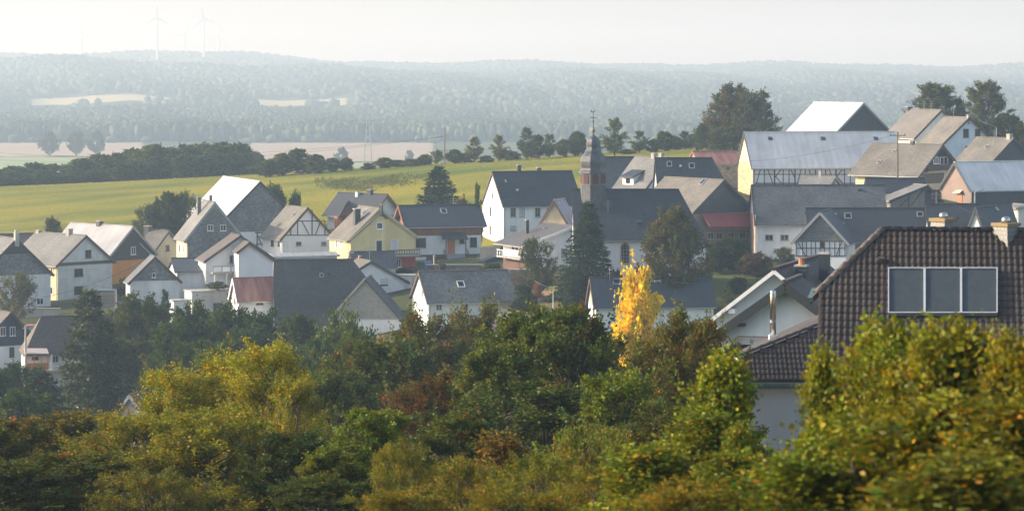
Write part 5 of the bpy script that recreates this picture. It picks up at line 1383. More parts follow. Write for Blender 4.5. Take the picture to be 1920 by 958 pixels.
YEL = ((1.7, 1.35, 0.5), (2.0, 1.3, 0.5)); RED = ((1.9, 0.75, 0.5), (2.3, 0.9, 0.4), (1.6, 0.6, 0.5)); ORA = ((2.2, 1.25, 0.4), (2.4, 1.1, 0.4)); SOFT = ((1.3, 1.12, 0.7), (1.55, 1.1, 0.6))
def extent(V):
    p = V.reshape(-1, 3); return float(np.quantile(p[:, 2], 0.997)), float(np.quantile(np.hypot(p[:, 0], p[:, 1]), 0.975))
PROTO = {
    # near: leaf-sized faces
    'birch':    broadleaf(1, 8, 0.12, 2.5, 'round', 80, 14, 36, 0.105, 0.7, 0.85, 0.8, YEL, 0.20, 0.42, BARK, 0.0, 0.45, (0.55, 1.45), 3, 26),
    'birch2':   broadleaf(2, 8, 0.10, 2.6, 'round', 84, 14, 36, 0.105, 0.7, 0.85, 0.8, YEL, 0.22, 0.42, BARK, 0.0, 0.45, (0.55, 1.45), 4, 30),
    'maple':    broadleaf(3, 8, 0.18, 2.7, 'round', 86, 14, 34, 0.14, 0.8, 0.7, 0.5, SOFT, 0.2, 0.40, BARK, 0.0, 0.45, (0.55, 1.45), 3, 20),
    'maple2':   broadleaf(4, 8, 0.14, 2.8, 'round', 90, 14, 34, 0.14, 0.8, 0.7, 0.55, RED, 0.05, 0.42, BARK, 0.0, 0.45, (0.55, 1.45), 3, 20),
    'cherry':   broadleaf(5, 8, 0.16, 2.8, 'round', 86, 14, 32, 0.15, 0.5, 0.7, 0.4, RED, 0.20, 0.40, BARK, 0.1, 0.45, (0.55, 1.45), 3, 18),
    'sapling':  broadleaf(6, 3, 0.03, 1.25, 'plume', 46, 12, 26, 0.085, 0.85, 0.62, 0.8, YEL, 0.22, 0.50, BARK, 0.0, 0.4, (0.55, 1.45), 4, 40, 0.28),
    'sapling2': broadleaf(7, 3, 0.02, 1.35, 'plume', 48, 12, 26, 0.085, 0.85, 0.66, 0.7, ORA, 0.07, 0.50, BARK, 0.0, 0.4, (0.55, 1.45), 5, 42, 0.28),
    'scrub':    broadleaf(8, 2.4, 0.02, 1.6, 'dome', 60, 12, 28, 0.062, 0.5, 0.42, 0.8, YEL, 0.22, 0.4, BARK, 0.0, 0.4, (0.6, 1.4), 5, 24),
    'scrub2':   broadleaf(9, 2.4, 0.02, 1.7, 'dome', 60, 12, 28, 0.070, 0.55, 0.45, 0.6, ORA, 0.06, 0.4, BARK, 0.0, 0.4, (0.6, 1.4), 5, 24),
    'yellow':   broadleaf(10, 9, 0.14, 2.3, 'egg', 80, 13, 26, 0.19, 0.85, 0.7, 0.75, ((1.1, 0.75, 0.6), (0.8, 0.9, 1.0)), 0.2, 0.35, BIRCHB, 0.0, 0.35, (0.75, 1.2), 2, 16),
    # mid distance
    'round':    broadleaf(11, 11, 0.06, 4.4, 'round', 90, 12, 24, 0.33, 0.7, 1.1, 0.35, SOFT, 0.15, 0.35, BARK, 0.0, 0.45, (0.55, 1.45)),
    'round2':   broadleaf(12, 11, 0.04, 4.6, 'dome', 94, 12, 24, 0.33, 0.7, 1.1, 0.35, SOFT, 0.10, 0.38, BARK, 0.0, 0.45, (0.55, 1.45)),
    'chestnut': broadleaf(13, 10, 0.14, 4.6, 'round', 110, 13, 24, 0.27, 0.7, 1.0, 0.2, ((1.8, 1.05, 0.5), (1.5, 1.15, 0.6)), 0.30, 0.24, BARK, 0.0, 0.4, (0.6, 1.4)),
    'tall':     broadleaf(17, 17, 0.34, 4.6, 'round', 100, 13, 24, 0.30, 0.7, 1.2, 0.35, SOFT, 0.15, 0.34, BARK, 0.0, 0.45, (0.55, 1.45)),
    'tall2':    broadleaf(18, 17, 0.28, 4.8, 'round', 104, 13, 24, 0.30, 0.7, 1.2, 0.35, SOFT, 0.10, 0.38, BARK, 0.0, 0.45, (0.55, 1.45), 2),
    'bush':     broadleaf(14, 3, 0.02, 2.2, 'dome', 60, 10, 18, 0.22, 0.6, 0.6, 0.5, SOFT, 0.12, 0.35, stems=4),
    'loose':    broadleaf(15, 10, 0.12, 2.7, 'round', 70, 11, 18, 0.26, 0.6, 1.0, 0.7, SOFT, 0.15, 0.35, BARK, 0.0, 0.35, (0.6, 1.4), 1, 14),
    'orchard':  broadleaf(16, 6, 0.18, 3.2, 'round', 60, 11, 18, 0.22, 0.5, 0.8, 0.4, SOFT, 0.1, 0.35),
    # far
    'wood':     broadleaf(21, 12, 0.05, 4.6, 'round', 80, 9, 16, 0.60, 0.75, 1.5, 0.3, SOFT, 0.12, 0.36, BARK, 0.0, 0.5, (0.45, 1.55)),
    'wood2':    broadleaf(22, 12, 0.05, 4.2, 'round', 80, 9, 16, 0.60, 0.75, 1.5, 0.3, SOFT, 0.12, 0.40, BARK, 0.0, 0.5, (0.45, 1.55)),
    'slim':     broadleaf(23, 10, 0.10, 2.2, 'egg', 50, 7, 11, 0.42, 0.65, 0.9, 0.7, SOFT, 0.15, 0.35),
    'hazetree': broadleaf(24, 14, 0.25, 6, 'round', 50, 6, 10, 1.1, 0.8, 1.8, 0.2, SOFT, 0.0, 0.2),
    'spruce':   conifer(31, 14, 3.6, 30, 11, 72, 0.36),
    'spruce2':  conifer(32, 12, 3.8, 24, 10, 46, 0.55, 0.02, 0.18, 0.7),
    'pine':     conifer(33, 14, 3.2, 26, 10, 62, 0.42, 0.03, 0.12, 0.5),
    'cypress':  broadleaf(34, 5, 0.0, 0.8, 'egg', 60, 8, 14, 0.14, 0.4, 0.35, 1.4, SOFT, 0.0, 0.08, inner=0.5),
}
def tree(kind, label, px, ytop, wpx, d, color, name="tree", cat="tree", group=None, rot=None, sink=0.0):
    crown, trunk, Hm, rm = PROTO[kind]
    x = (px-PX0)/F*d; z = gz(x, d) - sink; hgt = max(zpix(ytop, d) - z, 0.8); w = wpx/F*d/2
    o = root(name, (x, d, z), label, cat, group)
    o.rotation_euler = (random.uniform(-.03, .03), random.uniform(-.03, .03), random.uniform(0, 6.28) if rot is None else rot)
    if kind.startswith('sapling'): o.rotation_euler = (random.uniform(-.13, .13), random.uniform(-.13, .13), random.uniform(0, 6.28))
    o.scale = (w/rm, w/rm, hgt/Hm)
    c = bpy.data.objects.new("crown", crown); COL.objects.link(c); c.parent = o; c.color = (color[0]*1.06, color[1]*1.08, color[2]*0.85, 1)
    t = bpy.data.objects.new("trunk", trunk); COL.objects.link(t); t.parent = o
    return o
ORD = ["first", "second", "third", "fourth", "fifth", "sixth", "seventh", "eighth", "ninth", "tenth", "eleventh", "twelfth", "thirteenth", "fourteenth", "fifteenth", "sixteenth", "seventeenth", "eighteenth", "nineteenth", "twentieth"]
G_DARK, G_MID, G_OLIVE, G_BLUE = (0.042, 0.070, 0.016), (0.062, 0.092, 0.016), (0.095, 0.105, 0.018), (0.034, 0.064, 0.024)
G_BIRCH, G_RED, G_FRESH, G_YEL, G_BROWN = (0.185, 0.180, 0.016), (0.085, 0.062, 0.018), (0.095, 0.125, 0.016), (0.78, 0.56, 0.02), (0.10, 0.075, 0.03)

# village trees
tree('spruce', "tall dark conifer standing left of the church", 1098, 381, 124, 350, (0.030, 0.052, 0.030), "conifer_tree")
tree('chestnut', "rust tinged chestnut tree in front of the church wall", 1263, 392, 132, 346, (0.075, 0.075, 0.022), "chestnut_tree")
tree('orchard', "small dark leafy tree before the low roofed house", 1011, 447, 76, 358, (0.050, 0.070, 0.028))
tree('orchard', "grey green fruit tree before the left slate-hung house", 26, 512, 84, 384, (0.10, 0.105, 0.055), "fruit_tree")
tree('cypress', "dark clipped cypress by the low white garage", 309, 543, 26, 370, (0.022, 0.055, 0.022), "cypress")
tree('spruce2', "bluish spruce standing on the meadow above the dark roof", 822, 314, 104, 455, (0.022, 0.046, 0.030), "spruce_tree")
tree('bush', "round dark bush on the meadow edge behind the half-timbered gable", 556, 361, 34, 470, G_DARK, "bush", "bush")
tree('bush', "bush peeping over the white roofed barn's right slope", 516, 346, 50, 482, G_MID, "bush", "bush")
for i, (px, yt, w) in enumerate(((272, 385, 60), (318, 362, 74), (352, 360, 60), (300, 378, 60))):
    tree('round2' if i % 2 else 'orchard', "dark thicket tree, %s from the left behind the slate gable house" % ORD[[0, 2, 3, 1][i]], px, yt, w, 474, (0.048, 0.062, 0.026), group="thicket at the meadow's edge")
tree('bush', "bush on the meadow behind the panelled house chimneys", 97, 409, 44, 468, (0.055, 0.06, 0.025), "bush", "bush")
tree('bush', "rusty bushes beside the big white house gable", 868, 372, 46, 428, (0.085, 0.065, 0.03), "bush", "bush")
tree('slim', "narrow dark shrub against the big white house corner", 897, 345, 22, 425, G_DARK, "shrub", "shrub")
for i, (px, yt, w, k, c, d) in enumerate(((1368, 446, 92, 'round2', (0.032, 0.055, 0.028), 372), (1418, 474, 62, 'bush', (0.085, 0.052, 0.035), 368), (1470, 463, 52, 'orchard', (0.085, 0.095, 0.055), 371), (1344, 460, 40, 'bush', (0.035, 0.055, 0.028), 370), (1385, 520, 44, 'bush', (0.045, 0.060, 0.030), 357), (1362, 535, 30, 'cypress', (0.10, 0.13, 0.035), 352))):
    tree(k, ["broad dark green bush under the red canopy barn", "reddish bush in the garden below the long grey barn", "pale twiggy shrub before the white stable wall", "small dark bush right of the church wall", "loose grey green bush on the garden lawn", "narrow light green conifer on the garden lawn"][i], px, yt, w, d, c, "bush", "bush")
tree('bush', "dark rounded shrub at the left end of the dry lawn", 980, 533, 48, 349, (0.030, 0.055, 0.022), "shrub", "shrub")
tree('bush', "blue green low conifer shrub at the tall conifer's foot", 1072, 505, 46, 348, (0.035, 0.062, 0.042), "shrub", "shrub")
tree('bush', "flowering plants on the flat garage roof", 408, 528, 44, 378, (0.09, 0.10, 0.05), "shrub", "shrub", sink=-3.0)
tree('bush', "dark trimmed hedge above the pale garage", 758, 503, 52, 398, (0.035, 0.022, 0.018), "hedge", "hedge")
tree('bush', "garden shrub in front of the black lean-to shed", 922, 494, 54, 386, (0.045, 0.055, 0.03), "shrub", "shrub")
tree('bush', "lavender coloured garden plants in front of the porch steps", 826, 493, 34, 387, (0.10, 0.085, 0.09), "shrub", "shrub")
tree('bush', "shrubs growing by the village street near the grey shed", 232, 522, 34, 408, (0.045, 0.062, 0.022), "shrub", "shrub")
tree('scrub2', "pink flowers growing in the round planter", 1008, 529, 26, 355, (0.22, 0.11, 0.09), "flowers", "flowers")
tree('bush', "small grave shrub below the arched church window", 1160, 507, 30, 352, (0.03, 0.045, 0.025), "shrub", "shrub")
tree('bush', "small shrub beside the gravestones near the chestnut", 1210, 510, 22, 351.5, (0.03, 0.045, 0.025), "shrub", "shrub")
# big tree and skyline trees on the right
for px, yt, w, d, k, c, lab in ((1378, 160, 116, 548, 'chestnut', (0.075, 0.070, 0.025), "big rust crowned tree on the skyline above the long barn"), (1412, 172, 92, 538, 'round', (0.075, 0.085, 0.040), "broad olive tree merging into the big skyline tree's right side"),
    (1330, 228, 60, 552, 'round2', (0.060, 0.085, 0.022), "light green bush left of the big skyline tree"), (1362, 236, 70, 535, 'round2', (0.085, 0.100, 0.025), "yellowish bush under the big skyline tree"),
    (1752, 157, 100, 505, 'tall', (0.085, 0.100, 0.042), "birch-like tree behind the grey roofed top house"), (1850, 153, 88, 500, 'tall2', (0.105, 0.118, 0.050), "tall pale birch on the upper right skyline"),
    (1800, 182, 30, 503, 'loose', (0.05, 0.06, 0.03), "dark young tree between the two skyline birches"), (1890, 216, 74, 470, 'round2', (0.045, 0.060, 0.022), "dark bushy tree at the right edge behind the white top house"), (1925, 235, 60, 462, 'round', (0.06, 0.07, 0.025), "leafy tree cut by the right picture edge")):
    tree(k, lab, px, yt, w, d, c)
# row of trees and bushes along the meadow ridge
row = [(505, 300, 40, 'wood'), (530, 288, 46, 'wood'), (560, 280, 54, 'wood2'), (592, 290, 46, 'wood'), (622, 297, 40, 'wood2'), (650, 296, 30, 'wood'), (690, 306, 26, 'bush'), (722, 296, 40, 'wood2'), (745, 300, 30, 'bush'), (770, 298, 34, 'bush'), (797, 290, 28, 'bush'), (818, 282, 30, 'orchard'), (852, 281, 36, 'wood2'), (872, 287, 26, 'bush'),
       (890, 257, 34, 'slim'), (912, 292, 28, 'bush'), (936, 253, 34, 'slim'), (958, 283, 34, 'bush'), (988, 240, 38, 'slim'), (1008, 254, 36, 'wood2'), (1030, 252, 34, 'slim'), (1056, 262, 26, 'wood2'), (1084, 247, 40, 'wood'), (1112, 262, 30, 'wood2'), (1152, 222, 48, 'slim'), (1176, 280, 34, 'bush'), (1199, 246, 34, 'slim'), (1222, 264, 34, 'wood2'), (1246, 247, 40, 'wood'), (1268, 258, 36, 'wood2'), (1284, 246, 34, 'slim'), (1306, 256, 44, 'wood'), (1318, 238, 40, 'wood2')]
pal = [(0.066, 0.100, 0.028), (0.084, 0.105, 0.028), (0.056, 0.086, 0.028), (0.105, 0.112, 0.030)]
for i, (px, yt, w, k) in enumerate(row):
    c = pal[(i*7) % 4]
    if k == 'slim' and px < 960: c = (0.13, 0.135, 0.05)
    if px in (690, 745, 912): c = (0.075, 0.045, 0.035)
    d = 596 if px < 900 else (588 if px < 1130 else 572)
    kind = "bush" if k == 'bush' else "tree"
    where = "left of the lone ridge pole" if px < 834 else ("between the ridge pole and the church tower" if px < 1115 else "between the church tower and the big skyline tree")
    n = [q for q in row if (q[0] < 834) == (px < 834) and (834 <= q[0] < 1115) == (834 <= px < 1115)].index((px, yt, w, k))
    tree(k, "ridge %s, %s from the left %s" % (kind, ORD[n], where), px, yt, w*1.12, d + (i % 3)*3, c, kind, kind, "trees and bushes along the ridge")
# dense wood behind the meadow on the left
wd = [(-10, 318, 70), (28, 312, 70), (62, 306, 66), (98, 308, 60), (152, 298, 64), (188, 290, 66), (222, 288, 64), (252, 280, 70), (288, 272, 74), (322, 278, 64), (352, 272, 66), (384, 270, 70), (414, 268, 66), (446, 270, 70), (474, 284, 50), (128, 318, 50)]
for i, (px, yt, w) in enumerate(sorted(wd)):
    tree('wood' if i % 2 else 'wood2', "wood edge tree, %s from the left behind the meadow" % ORD[i], px, yt, w*1.15, 668 + (i*37) % 30, pal[(i*5+1) % 3], group="dense wood at the meadow's far edge")
for i in range(20):
    px = -60 + i*29; yt = np.interp(px, [-60, 100, 128, 260, 440, 500], [326, 318, 326, 294, 282, 306])
    tree('wood2' if i % 2 else 'wood', "low wood edge shrub, %s from the left at the meadow's far rim" % ORD[i], px, yt + (i*13) % 9, 50, 640 + (i*17) % 14, pal[(i*3+2) % 3], "shrub", "shrub", "shrubs at the wood's foot")
for i, (px, yt, w, d) in enumerate(((93, 247, 40, 1880), (143, 246, 38, 1890), (182, 247, 40, 1895), (642, 277, 30, 1700), (768, 282, 18, 1720), (15, 184, 24, 3400))):
    tree('hazetree', ["first of three hazy trees by the far left field", "second of three hazy trees by the far left field", "third of three hazy trees by the far left field", "hazy round tree on the pinkish field", "small hazy tree at the pinkish field's right end", "lone hazy tree on the far left rise"][i], px, yt, w, d, (0.06, 0.07, 0.03))

# trees in the valley before the village
for px, yt, w, d, k, c, lab in ((160, 548, 130, 318, 'pine', (0.050, 0.066, 0.022), "tall brownish green conifer left of the street lamp"), (196, 600, 90, 322, 'pine', (0.040, 0.055, 0.022), "lower conifer right beside the tall brownish one"),
    (258, 556, 170, 346, 'chestnut', (0.055, 0.075, 0.020), "broad dark green tree with rusty tips in the left valley"), (212, 632, 130, 340, 'tall', (0.058, 0.074, 0.018), "rounded olive tree below the broad rusty tipped one"),
    (362, 570, 130, 318, 'tall2', G_BLUE, "dark blue green tree under the white garage"), (432, 572, 130, 314, 'tall', G_DARK, "dark round tree below the red roofed shed"), (498, 582, 130, 310, 'tall2', G_BLUE, "dark tree at the lower left of the big grey roof"), (556, 590, 120, 306, 'tall', G_DARK, "dark tree below the middle of the big grey roof"), (330, 600, 130, 312, 'tall', G_DARK, "dark tree under the clipped cypress"), (465, 615, 150, 300, 'tall2', G_BLUE, "dark tree low in front of the red roofed shed's trees"),
    (622, 588, 104, 268, 'loose', (0.075, 0.105, 0.026), "feathery light green tree under the tan gable"), (668, 592, 96, 262, 'loose', (0.068, 0.094, 0.022), "second feathery tree right under the tan gable"), (600, 640, 150, 258, 'tall', G_DARK, "dark tree below the two feathery ones"),
    (40, 684, 160, 300, 'tall2', G_BLUE, "shadowy tree below the veranda at lower left"), (78, 700, 140, 292, 'pine', (0.030, 0.045, 0.020), "shadowy conifer below the brown roofed house"), (-20, 690, 140, 285, 'tall', G_BLUE, "dark tree cut by the left picture edge"), (45, 735, 190, 240, 'tall2', G_DARK, "dark tree above the golden brown corner bush"), (150, 800, 150, 225, 'tall', G_DARK, "dark tree low left of the two grey roof peaks"), (352, 640, 150, 290, 'tall2', G_DARK, "dark tree behind the birch thicket's left half"), (420, 640, 180, 286, 'tall', G_BLUE, "dark tree behind the birch thicket's middle"), (545, 640, 160, 280, 'tall2', G_BLUE, "dark tree behind the birch thicket's right half"), (1010, 600, 90, 300, 'tall', G_MID, "green tree below the brown tiled garage"), (610, 700, 160, 200, 'tall2', G_DARK, "dark tree between the birches and the red tipped trees")):
    tree(k, lab, px, yt, w, d, c)
# the yellow tree
tree('yellow', "bright yellow autumn tree in front of the long dark roof", 1188, 508, 128, 240, G_YEL, "autumn_tree", sink=0)
# foreground trees and bushes: column, top row, width, distance
fg = [
 (330, 690, 190, 96, 'birch', G_BIRCH, "yellow green birch, left of the thicket"), (440, 664, 200, 98, 'birch2', (0.165, 0.165, 0.016), "yellow green birch in the middle of the thicket"), (500, 642, 190, 92, 'birch', G_BIRCH, "tallest yellow green birch of the thicket"), (550, 705, 110, 88, 'birch2', (0.15, 0.15, 0.02), "small bright birch right of the thicket"),
 (255, 772, 200, 90, 'birch2', (0.140, 0.138, 0.016), "lower birch on the left flank of the thicket"), (400, 770, 290, 84, 'birch', (0.135, 0.138, 0.014), "low birch in front of the thicket"), (560, 810, 170, 82, 'maple2', (0.042, 0.060, 0.014), "shadowy bush right under the birch thicket"),
 (130, 775, 190, 110, 'maple', (0.095, 0.082, 0.02), "olive bush with orange tips at lower left"), (40, 785, 170, 104, 'maple2', (0.10, 0.085, 0.018), "golden brown bush in the lower left corner"), (-30, 800, 150, 96, 'maple', (0.06, 0.065, 0.016), "dark bush cut by the lower left edge"), (150, 850, 260, 84, 'maple2', (0.070, 0.075, 0.014), "olive bush along the bottom at left"), (20, 870, 220, 80, 'maple', (0.040, 0.050, 0.014), "dark bush in the bottom left corner"), (290, 880, 220, 76, 'scrub', (0.09, 0.09, 0.015), "olive scrub along the bottom left of the birches"),
 (680, 640, 190, 190, 'cherry', (0.060, 0.075, 0.018), "dark cherry-like tree with red tips in the middle"), (795, 590, 190, 182, 'cherry', (0.070, 0.076, 0.016), "tallest red tipped tree under the bungalow"), (880, 575, 170, 186, 'cherry', (0.078, 0.080, 0.016), "red tipped tree right below the bungalow's front"), (740, 640, 200, 165, 'maple2', (0.055, 0.072, 0.016), "green tree behind the reddish bush"), (640, 700, 160, 150, 'maple', (0.055, 0.072, 0.018), "green tree right of the birch thicket"),
 (815, 700, 170, 120, 'cherry', G_RED, "reddish brown bush in the middle of the foreground"), (760, 730, 140, 128, 'cherry', (0.075, 0.060, 0.02), "small rusty bush left of the reddish brown one"),
 (1000, 585, 240, 118, 'maple', (0.058, 0.080, 0.014), "large green tree in the centre foreground"), (1075, 580, 190, 116, 'maple2', (0.052, 0.074, 0.014), "dark green tree right of the large centre one"), (930, 650, 180, 112, 'maple', (0.066, 0.086, 0.014), "green tree left of the large centre one"), (1010, 720, 300, 106, 'maple2', (0.048, 0.068, 0.013), "wide green bush below the large centre tree"),
 (1280, 588, 190, 102, 'cherry', (0.085, 0.085, 0.018), "brownish green tree in front of the white gable house"), (1215, 668, 180, 100, 'cherry', (0.075, 0.082, 0.016), "bushy tree under the yellow autumn tree"), (1335, 600, 120, 100, 'cherry', (0.080, 0.078, 0.018), "brown leaved tree beside the white gable house"), (1356, 690, 130, 92, 'maple', (0.045, 0.062, 0.014), "dark tree beside the low white wall"), (1165, 700, 200, 84, 'maple', G_FRESH, "fresh green bush right of the centre tree"), (1240, 760, 220, 80, 'cherry', (0.055, 0.068, 0.016), "dark bush under the brownish tree"),
 (700, 770, 160, 76, 'maple', G_FRESH, "fresh yellow green bush in the middle foreground"), (640, 840, 170, 72, 'maple', (0.085, 0.105, 0.016), "green bush at the bottom right of the birches"), (600, 900, 220, 66, 'maple2', (0.04, 0.055, 0.013), "dark bush at the bottom below the birches"),
 (760, 828, 170, 62, 'scrub', (0.115, 0.115, 0.02), "feathery olive scrub at the bottom centre left"), (860, 780, 170, 78, 'maple2', (0.06, 0.075, 0.016), "green bush below the reddish brown one"), (945, 815, 120, 68, 'sapling2', (0.11, 0.072, 0.02), "orange red bush at the bottom centre"), (880, 860, 200, 56, 'scrub2', (0.120, 0.112, 0.020), "olive scrub with yellow tips at the bottom"), (1010, 850, 220, 54, 'scrub', (0.105, 0.115, 0.02), "grey green scrub at the bottom centre"), (1110, 800, 190, 66, 'scrub2', (0.105, 0.118, 0.018), "green scrub below the centre tree"), (1130, 870, 220, 46, 'scrub', (0.125, 0.118, 0.02), "yellow olive scrub at the bottom right of centre"), (960, 915, 260, 42, 'scrub2', (0.125, 0.112, 0.016), "yellow tipped scrub on the bottom edge at centre"), (760, 915, 240, 44, 'scrub2', (0.12, 0.11, 0.018), "golden scrub on the bottom edge left of centre"),
 (1330, 660, 150, 44, 'sapling', (0.125, 0.150, 0.014), "yellow green sapling before the low white wall"), (1300, 770, 190, 42, 'sapling2', (0.115, 0.135, 0.014), "bushy green sapling under the yellow green one"), (1230, 830, 200, 40, 'sapling', (0.115, 0.135, 0.016), "low sapling left of the yellow green one"), (1375, 850, 150, 38, 'sapling2', (0.110, 0.125, 0.014), "sapling with orange leaves below the white wall"), (1270, 905, 280, 32, 'scrub2', (0.130, 0.112, 0.012), "golden scrub on the bottom edge right of centre"), (1440, 880, 240, 32, 'sapling2', (0.112, 0.122, 0.013), "green sapling at the bottom under the white wall"),
 (1605, 604, 200, 33, 'sapling', (0.115, 0.132, 0.012), "tall maple sapling left of the solar collectors"), (1575, 700, 120, 36, 'sapling2', (0.100, 0.122, 0.012), "bushy maple sapling before the brown tiled corner"), (1570, 815, 230, 32, 'sapling', (0.088, 0.112, 0.012), "green maple sapling low in front of the roof"), (1665, 690, 200, 34, 'sapling2', (0.100, 0.115, 0.012), "maple bush under the left solar collector"),
 (1745, 660, 210, 30, 'sapling2', (0.115, 0.122, 0.012), "slender sapling under the middle solar collector"), (1815, 608, 230, 29, 'sapling', (0.122, 0.128, 0.012), "tallest golden sapling under the right solar collector"), (1905, 632, 230, 28, 'sapling', (0.128, 0.122, 0.010), "golden maple bush at the right edge"), (1760, 740, 300, 27, 'sapling', (0.115, 0.115, 0.010), "broad golden maple bush at lower right"), (1900, 760, 280, 25, 'sapling2', (0.118, 0.106, 0.010), "orange tinged maple bush in the lower right corner"), (1670, 800, 300, 27, 'sapling', (0.095, 0.108, 0.010), "olive maple bush along the bottom right"), (1510, 860, 240, 27, 'sapling2', (0.090, 0.110, 0.011), "green maple bush on the bottom right edge"), (1800, 860, 360, 23, 'sapling2', (0.098, 0.095, 0.010), "dark golden maple bush on the bottom right edge"),
 (1572, 655, 100, 34, 'sapling', (0.120, 0.138, 0.012), "thin leaning sapling at the brown tiled corner"), (1648, 655, 130, 32, 'sapling2', (0.112, 0.124, 0.012), "thin sapling right of the tall maple sapling"), (1695, 680, 120, 30, 'sapling', (0.120, 0.124, 0.012), "thin sapling under the gap between the left collectors"), (1775, 630, 110, 29, 'sapling2', (0.122, 0.126, 0.012), "thin upright shoot under the middle collector's right edge"), (1858, 628, 130, 28, 'sapling', (0.126, 0.122, 0.012), "thin golden shoot right of the tallest golden sapling"), (1392, 800, 70, 40, 'sapling', (0.118, 0.138, 0.014), "thin green sapling at the white wall's left edge"),
]
for px, yt, w, d, k, c, lab in fg:
    if k.startswith('sapling'): w *= 1.45
    if d > 70: w *= 1.22
    bushy = any(q in lab for q in ("bush", "scrub"))
    c = (c[0]*1.22, c[1]*1.20, c[2]*0.75)
    tree(k, lab, px, yt, w*1.12, d, c, "bush" if bushy else "tree", "bush" if bushy else "tree", "foreground trees and bushes")

# ---------------------------------------------------------------- meadow grass, weeds and far forests (uncountable)
def tufts(name, label, x0, x1, dlo, dhi, n, hgt, col, seed, clump=None, autumn=SOFT, wide=0.5):
    rg = np.random.default_rng(seed)
    d = np.sqrt(rg.uniform(dlo**2, dhi**2, n)); k = (rg.uniform(x0, x1, n)-PX0)/F
    if clump is not None:
        m = clump(k*F+PX0, d, rg); d, k = d[m], k[m]; n = len(d)
    x = k*d; z = ground_z(np.stack([x, d], 1))
    pos = np.stack([x, d, z], 1); dirs = np.tile(np.array([0, 0, 1.6]), (n, 1))
    V = leaves(pos, dirs, hgt*rg.uniform(.5, 1.4, n), wide, rg)
    t = tint_of(n, 1, rg, autumn, 0.3)
    me = quads_mesh(name, V, t, FOLIAGE); o = bpy.data.objects.new(name, me); COL.objects.link(o); o.color = (*col, 1); ORG[o.name] = Vector((0, 0, 0))
    tag(o, label, None, None, "stuff"); return o
patch = lambda px, d, rg: rg.random(len(px)) < 1.15*np.exp(-((px-690)/75)**2 - ((d-545-0.12*(700-px)+9*np.sin(px*.021))/13)**2)*(0.6+0.4*np.sin(px*.07+2.0*np.sin(d*.13)))
tufts("weeds", "rough dark weeds and scrub patch on the meadow", 590, 820, 515, 580, 60000, 0.30, (0.085, 0.105, 0.030), 51, patch)
tufts("grass", "tall meadow grass in yellow green tufts", -60, 1480, 455, 640, 50000, 0.16, (0.16, 0.165, 0.02), 52, None, ((1.3, 1.12, 0.7), (0.85, 0.92, 0.9)))
tufts("undergrowth", "low tangled undergrowth between the foreground bushes", -100, 2020, 24, 150, 26000, 0.30, (0.07, 0.08, 0.016), 53, None, YEL, 0.6)

def ico():
    t = (1+5**.5)/2
    v = np.array([(-1, t, 0), (1, t, 0), (-1, -t, 0), (1, -t, 0), (0, -1, t), (0, 1, t), (0, -1, -t), (0, 1, -t), (t, 0, -1), (t, 0, 1), (-t, 0, -1), (-t, 0, 1)], float)
    f = np.array([(0, 11, 5), (0, 5, 1), (0, 1, 7), (0, 7, 10), (0, 10, 11), (1, 5, 9), (5, 11, 4), (11, 10, 2), (10, 7, 6), (7, 1, 8), (3, 9, 4), (3, 4, 2), (3, 2, 6), (3, 6, 8), (3, 8, 9), (4, 9, 5), (2, 4, 11), (6, 2, 10), (8, 6, 7), (9, 8, 1)])
    v = nrm(v)
    vs_, fs, cache = [tuple(p) for p in v], [], {}
    def m(a, b):
        key = (min(a, b), max(a, b))
        if key not in cache: q = np.array(vs_[a])+np.array(vs_[b]); vs_.append(tuple(q/np.linalg.norm(q))); cache[key] = len(vs_)-1
        return cache[key]
    for a, b, c in f: x, y, z = m(a, b), m(b, c), m(c, a); fs += [(a, x, z), (b, y, x), (c, z, y), (x, y, z)]
    return v, f, np.array(vs_), np.array(fs)
I0V, I0F, I1V, I1F = ico()
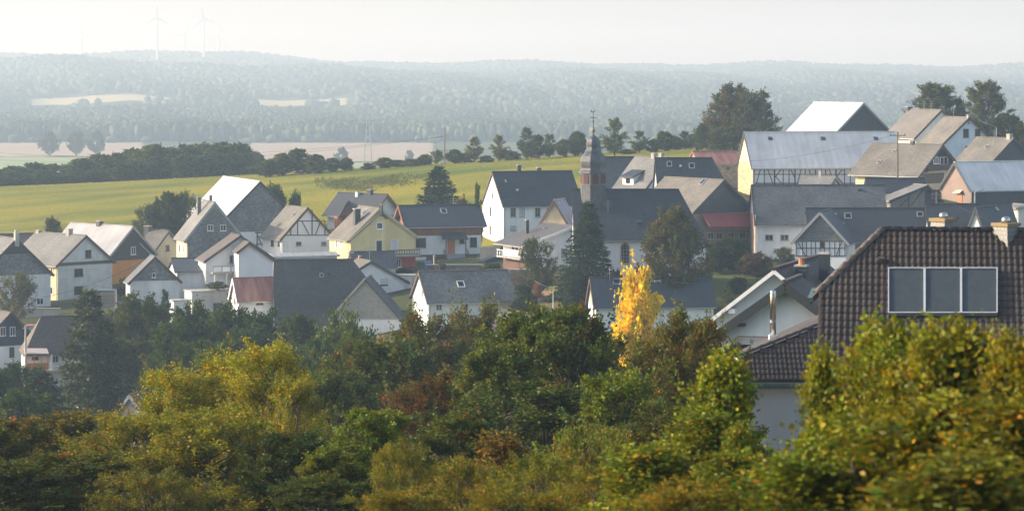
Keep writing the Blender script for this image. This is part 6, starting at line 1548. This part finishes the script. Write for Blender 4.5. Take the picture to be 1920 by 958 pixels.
def forest(name, label, x0, x1, d0, d1, n, r, hgt, col, seed, fine, mask=None):
    rg = np.random.default_rng(seed); d = np.sqrt(rg.uniform(d0**2, d1**2, n)); px = rg.uniform(x0, x1, n)
    if mask is not None: m = mask(px, d); px, d = px[m], d[m]; n = len(d)
    x = (px-PX0)/F*d; z = ground_z(np.stack([x, d], 1))
    bv, bf = (I1V, I1F) if fine else (I0V, I0F); nv = len(bv)
    s = r*rg.uniform(.6, 1.3, (n, 1, 1)); hh = hgt*rg.uniform(.7, 1.2, (n, 1, 1))
    V = bv[None]*np.concatenate([s, s, hh*0.5], 2)*rg.uniform(.78, 1.15, (n, nv, 1)); V += np.stack([x, d, z], 1)[:, None]; V[..., 2] += hh[..., 0]*0.5
    Fc = (bf[None] + (np.arange(n)*nv)[:, None, None]).reshape(-1, 3)
    me = bpy.data.meshes.new(name); me.vertices.add(n*nv); me.vertices.foreach_set('co', V.astype('f').ravel())
    me.loops.add(Fc.size); me.loops.foreach_set('vertex_index', Fc.astype('i').ravel()); me.polygons.add(len(Fc)); me.polygons.foreach_set('loop_start', np.arange(0, Fc.size, 3, dtype='i')); me.update(calc_edges=True)
    at = me.attributes.new("tint", 'FLOAT_COLOR', 'POINT'); t = np.ones((n, 3))*rg.uniform(.75, 1.25, (n, 1)); t[:, 0] *= rg.uniform(.85, 1.3, n); t *= (1 + 0.28*np.sin(px*.021+d*.004) + 0.22*np.sin(px*.05-d*.0075))[:, None]
    at.data.foreach_set('color', np.repeat(np.concatenate([t, np.ones((n, 1))], 1), nv, 0).astype('f').ravel()); me.materials.append(FOLIAGE)
    o = bpy.data.objects.new(name, me); COL.objects.link(o); o.color = (*col, 1); ORG[o.name] = Vector((0, 0, 0)); tag(o, label, None, None, "stuff"); return o
F_HAZED_GREEN = (0.065, 0.085, 0.040)  # green lightened to stand in for haze that the thin air lacks
forest("forest", "hazy forest rising behind the valley fields", -300, 2250, 2290, 3200, 22000, 4.8, 16, F_HAZED_GREEN, 61, False)
notfield = lambda px, d: ~(((d < 3830+60*np.sin(px*.06)) & (d > 3380+110*np.sin(px*.043+1)) & (((px > 40) & (px < 340)) | ((px > 450) & (px < 670)))) | ((d > 4330) & (d < 4720) & (px > 1550)))
forest("forest", "paler wooded slopes farther behind the valley forest", -300, 2250, 3380, 5400, 15000, 7.5, 17, F_HAZED_GREEN, 62, False, notfield)
forest("forest", "palest wooded skyline hills under the wind turbines", -300, 2250, 5500, 7600, 11000, 10, 18, F_HAZED_GREEN, 63, False)
forest("valley_shrubs", "hazy hedges and shrubs along the valley field edges", -200, 1500, 1500, 2290, 500, 6, 7, F_HAZED_GREEN, 64, True, lambda px, d: (np.abs(d-2262) < 26) | (px > 1020))

# ---------------------------------------------------------------- haze: the air over the whole valley
g = Geo(); zlo, zhi = float(ZZ.min())-1.0, 262.0
g.hexa([(-4800, -60, zlo), (4800, -60, zlo), (4800, 13200, zlo), (-4800, 13200, zlo)], [(-4800, -60, zhi), (4800, -60, zhi), (4800, 13200, zhi), (-4800, 13200, zhi)])
hz = g.make("haze", None)
hm = bpy.data.materials.new("haze_air"); hm.use_nodes = True; N, L = hm.node_tree.nodes, hm.node_tree.links; N.clear()
pv = N.new("ShaderNodeVolumePrincipled"); pv.inputs['Color'].default_value = (0.49, 0.645, 0.82, 1); pv.inputs['Absorption Color'].default_value = (0.45, 0.2, 0.0, 1); pv.inputs['Density'].default_value = HAZE_DENSITY; pv.inputs['Anisotropy'].default_value = 0.2
out = N.new("ShaderNodeOutputMaterial"); L.new(pv.outputs[0], out.inputs['Volume']); hz.data.materials.append(hm)
tag(hz, "thin pale haze filling the air over village and valley", None, None, "stuff")
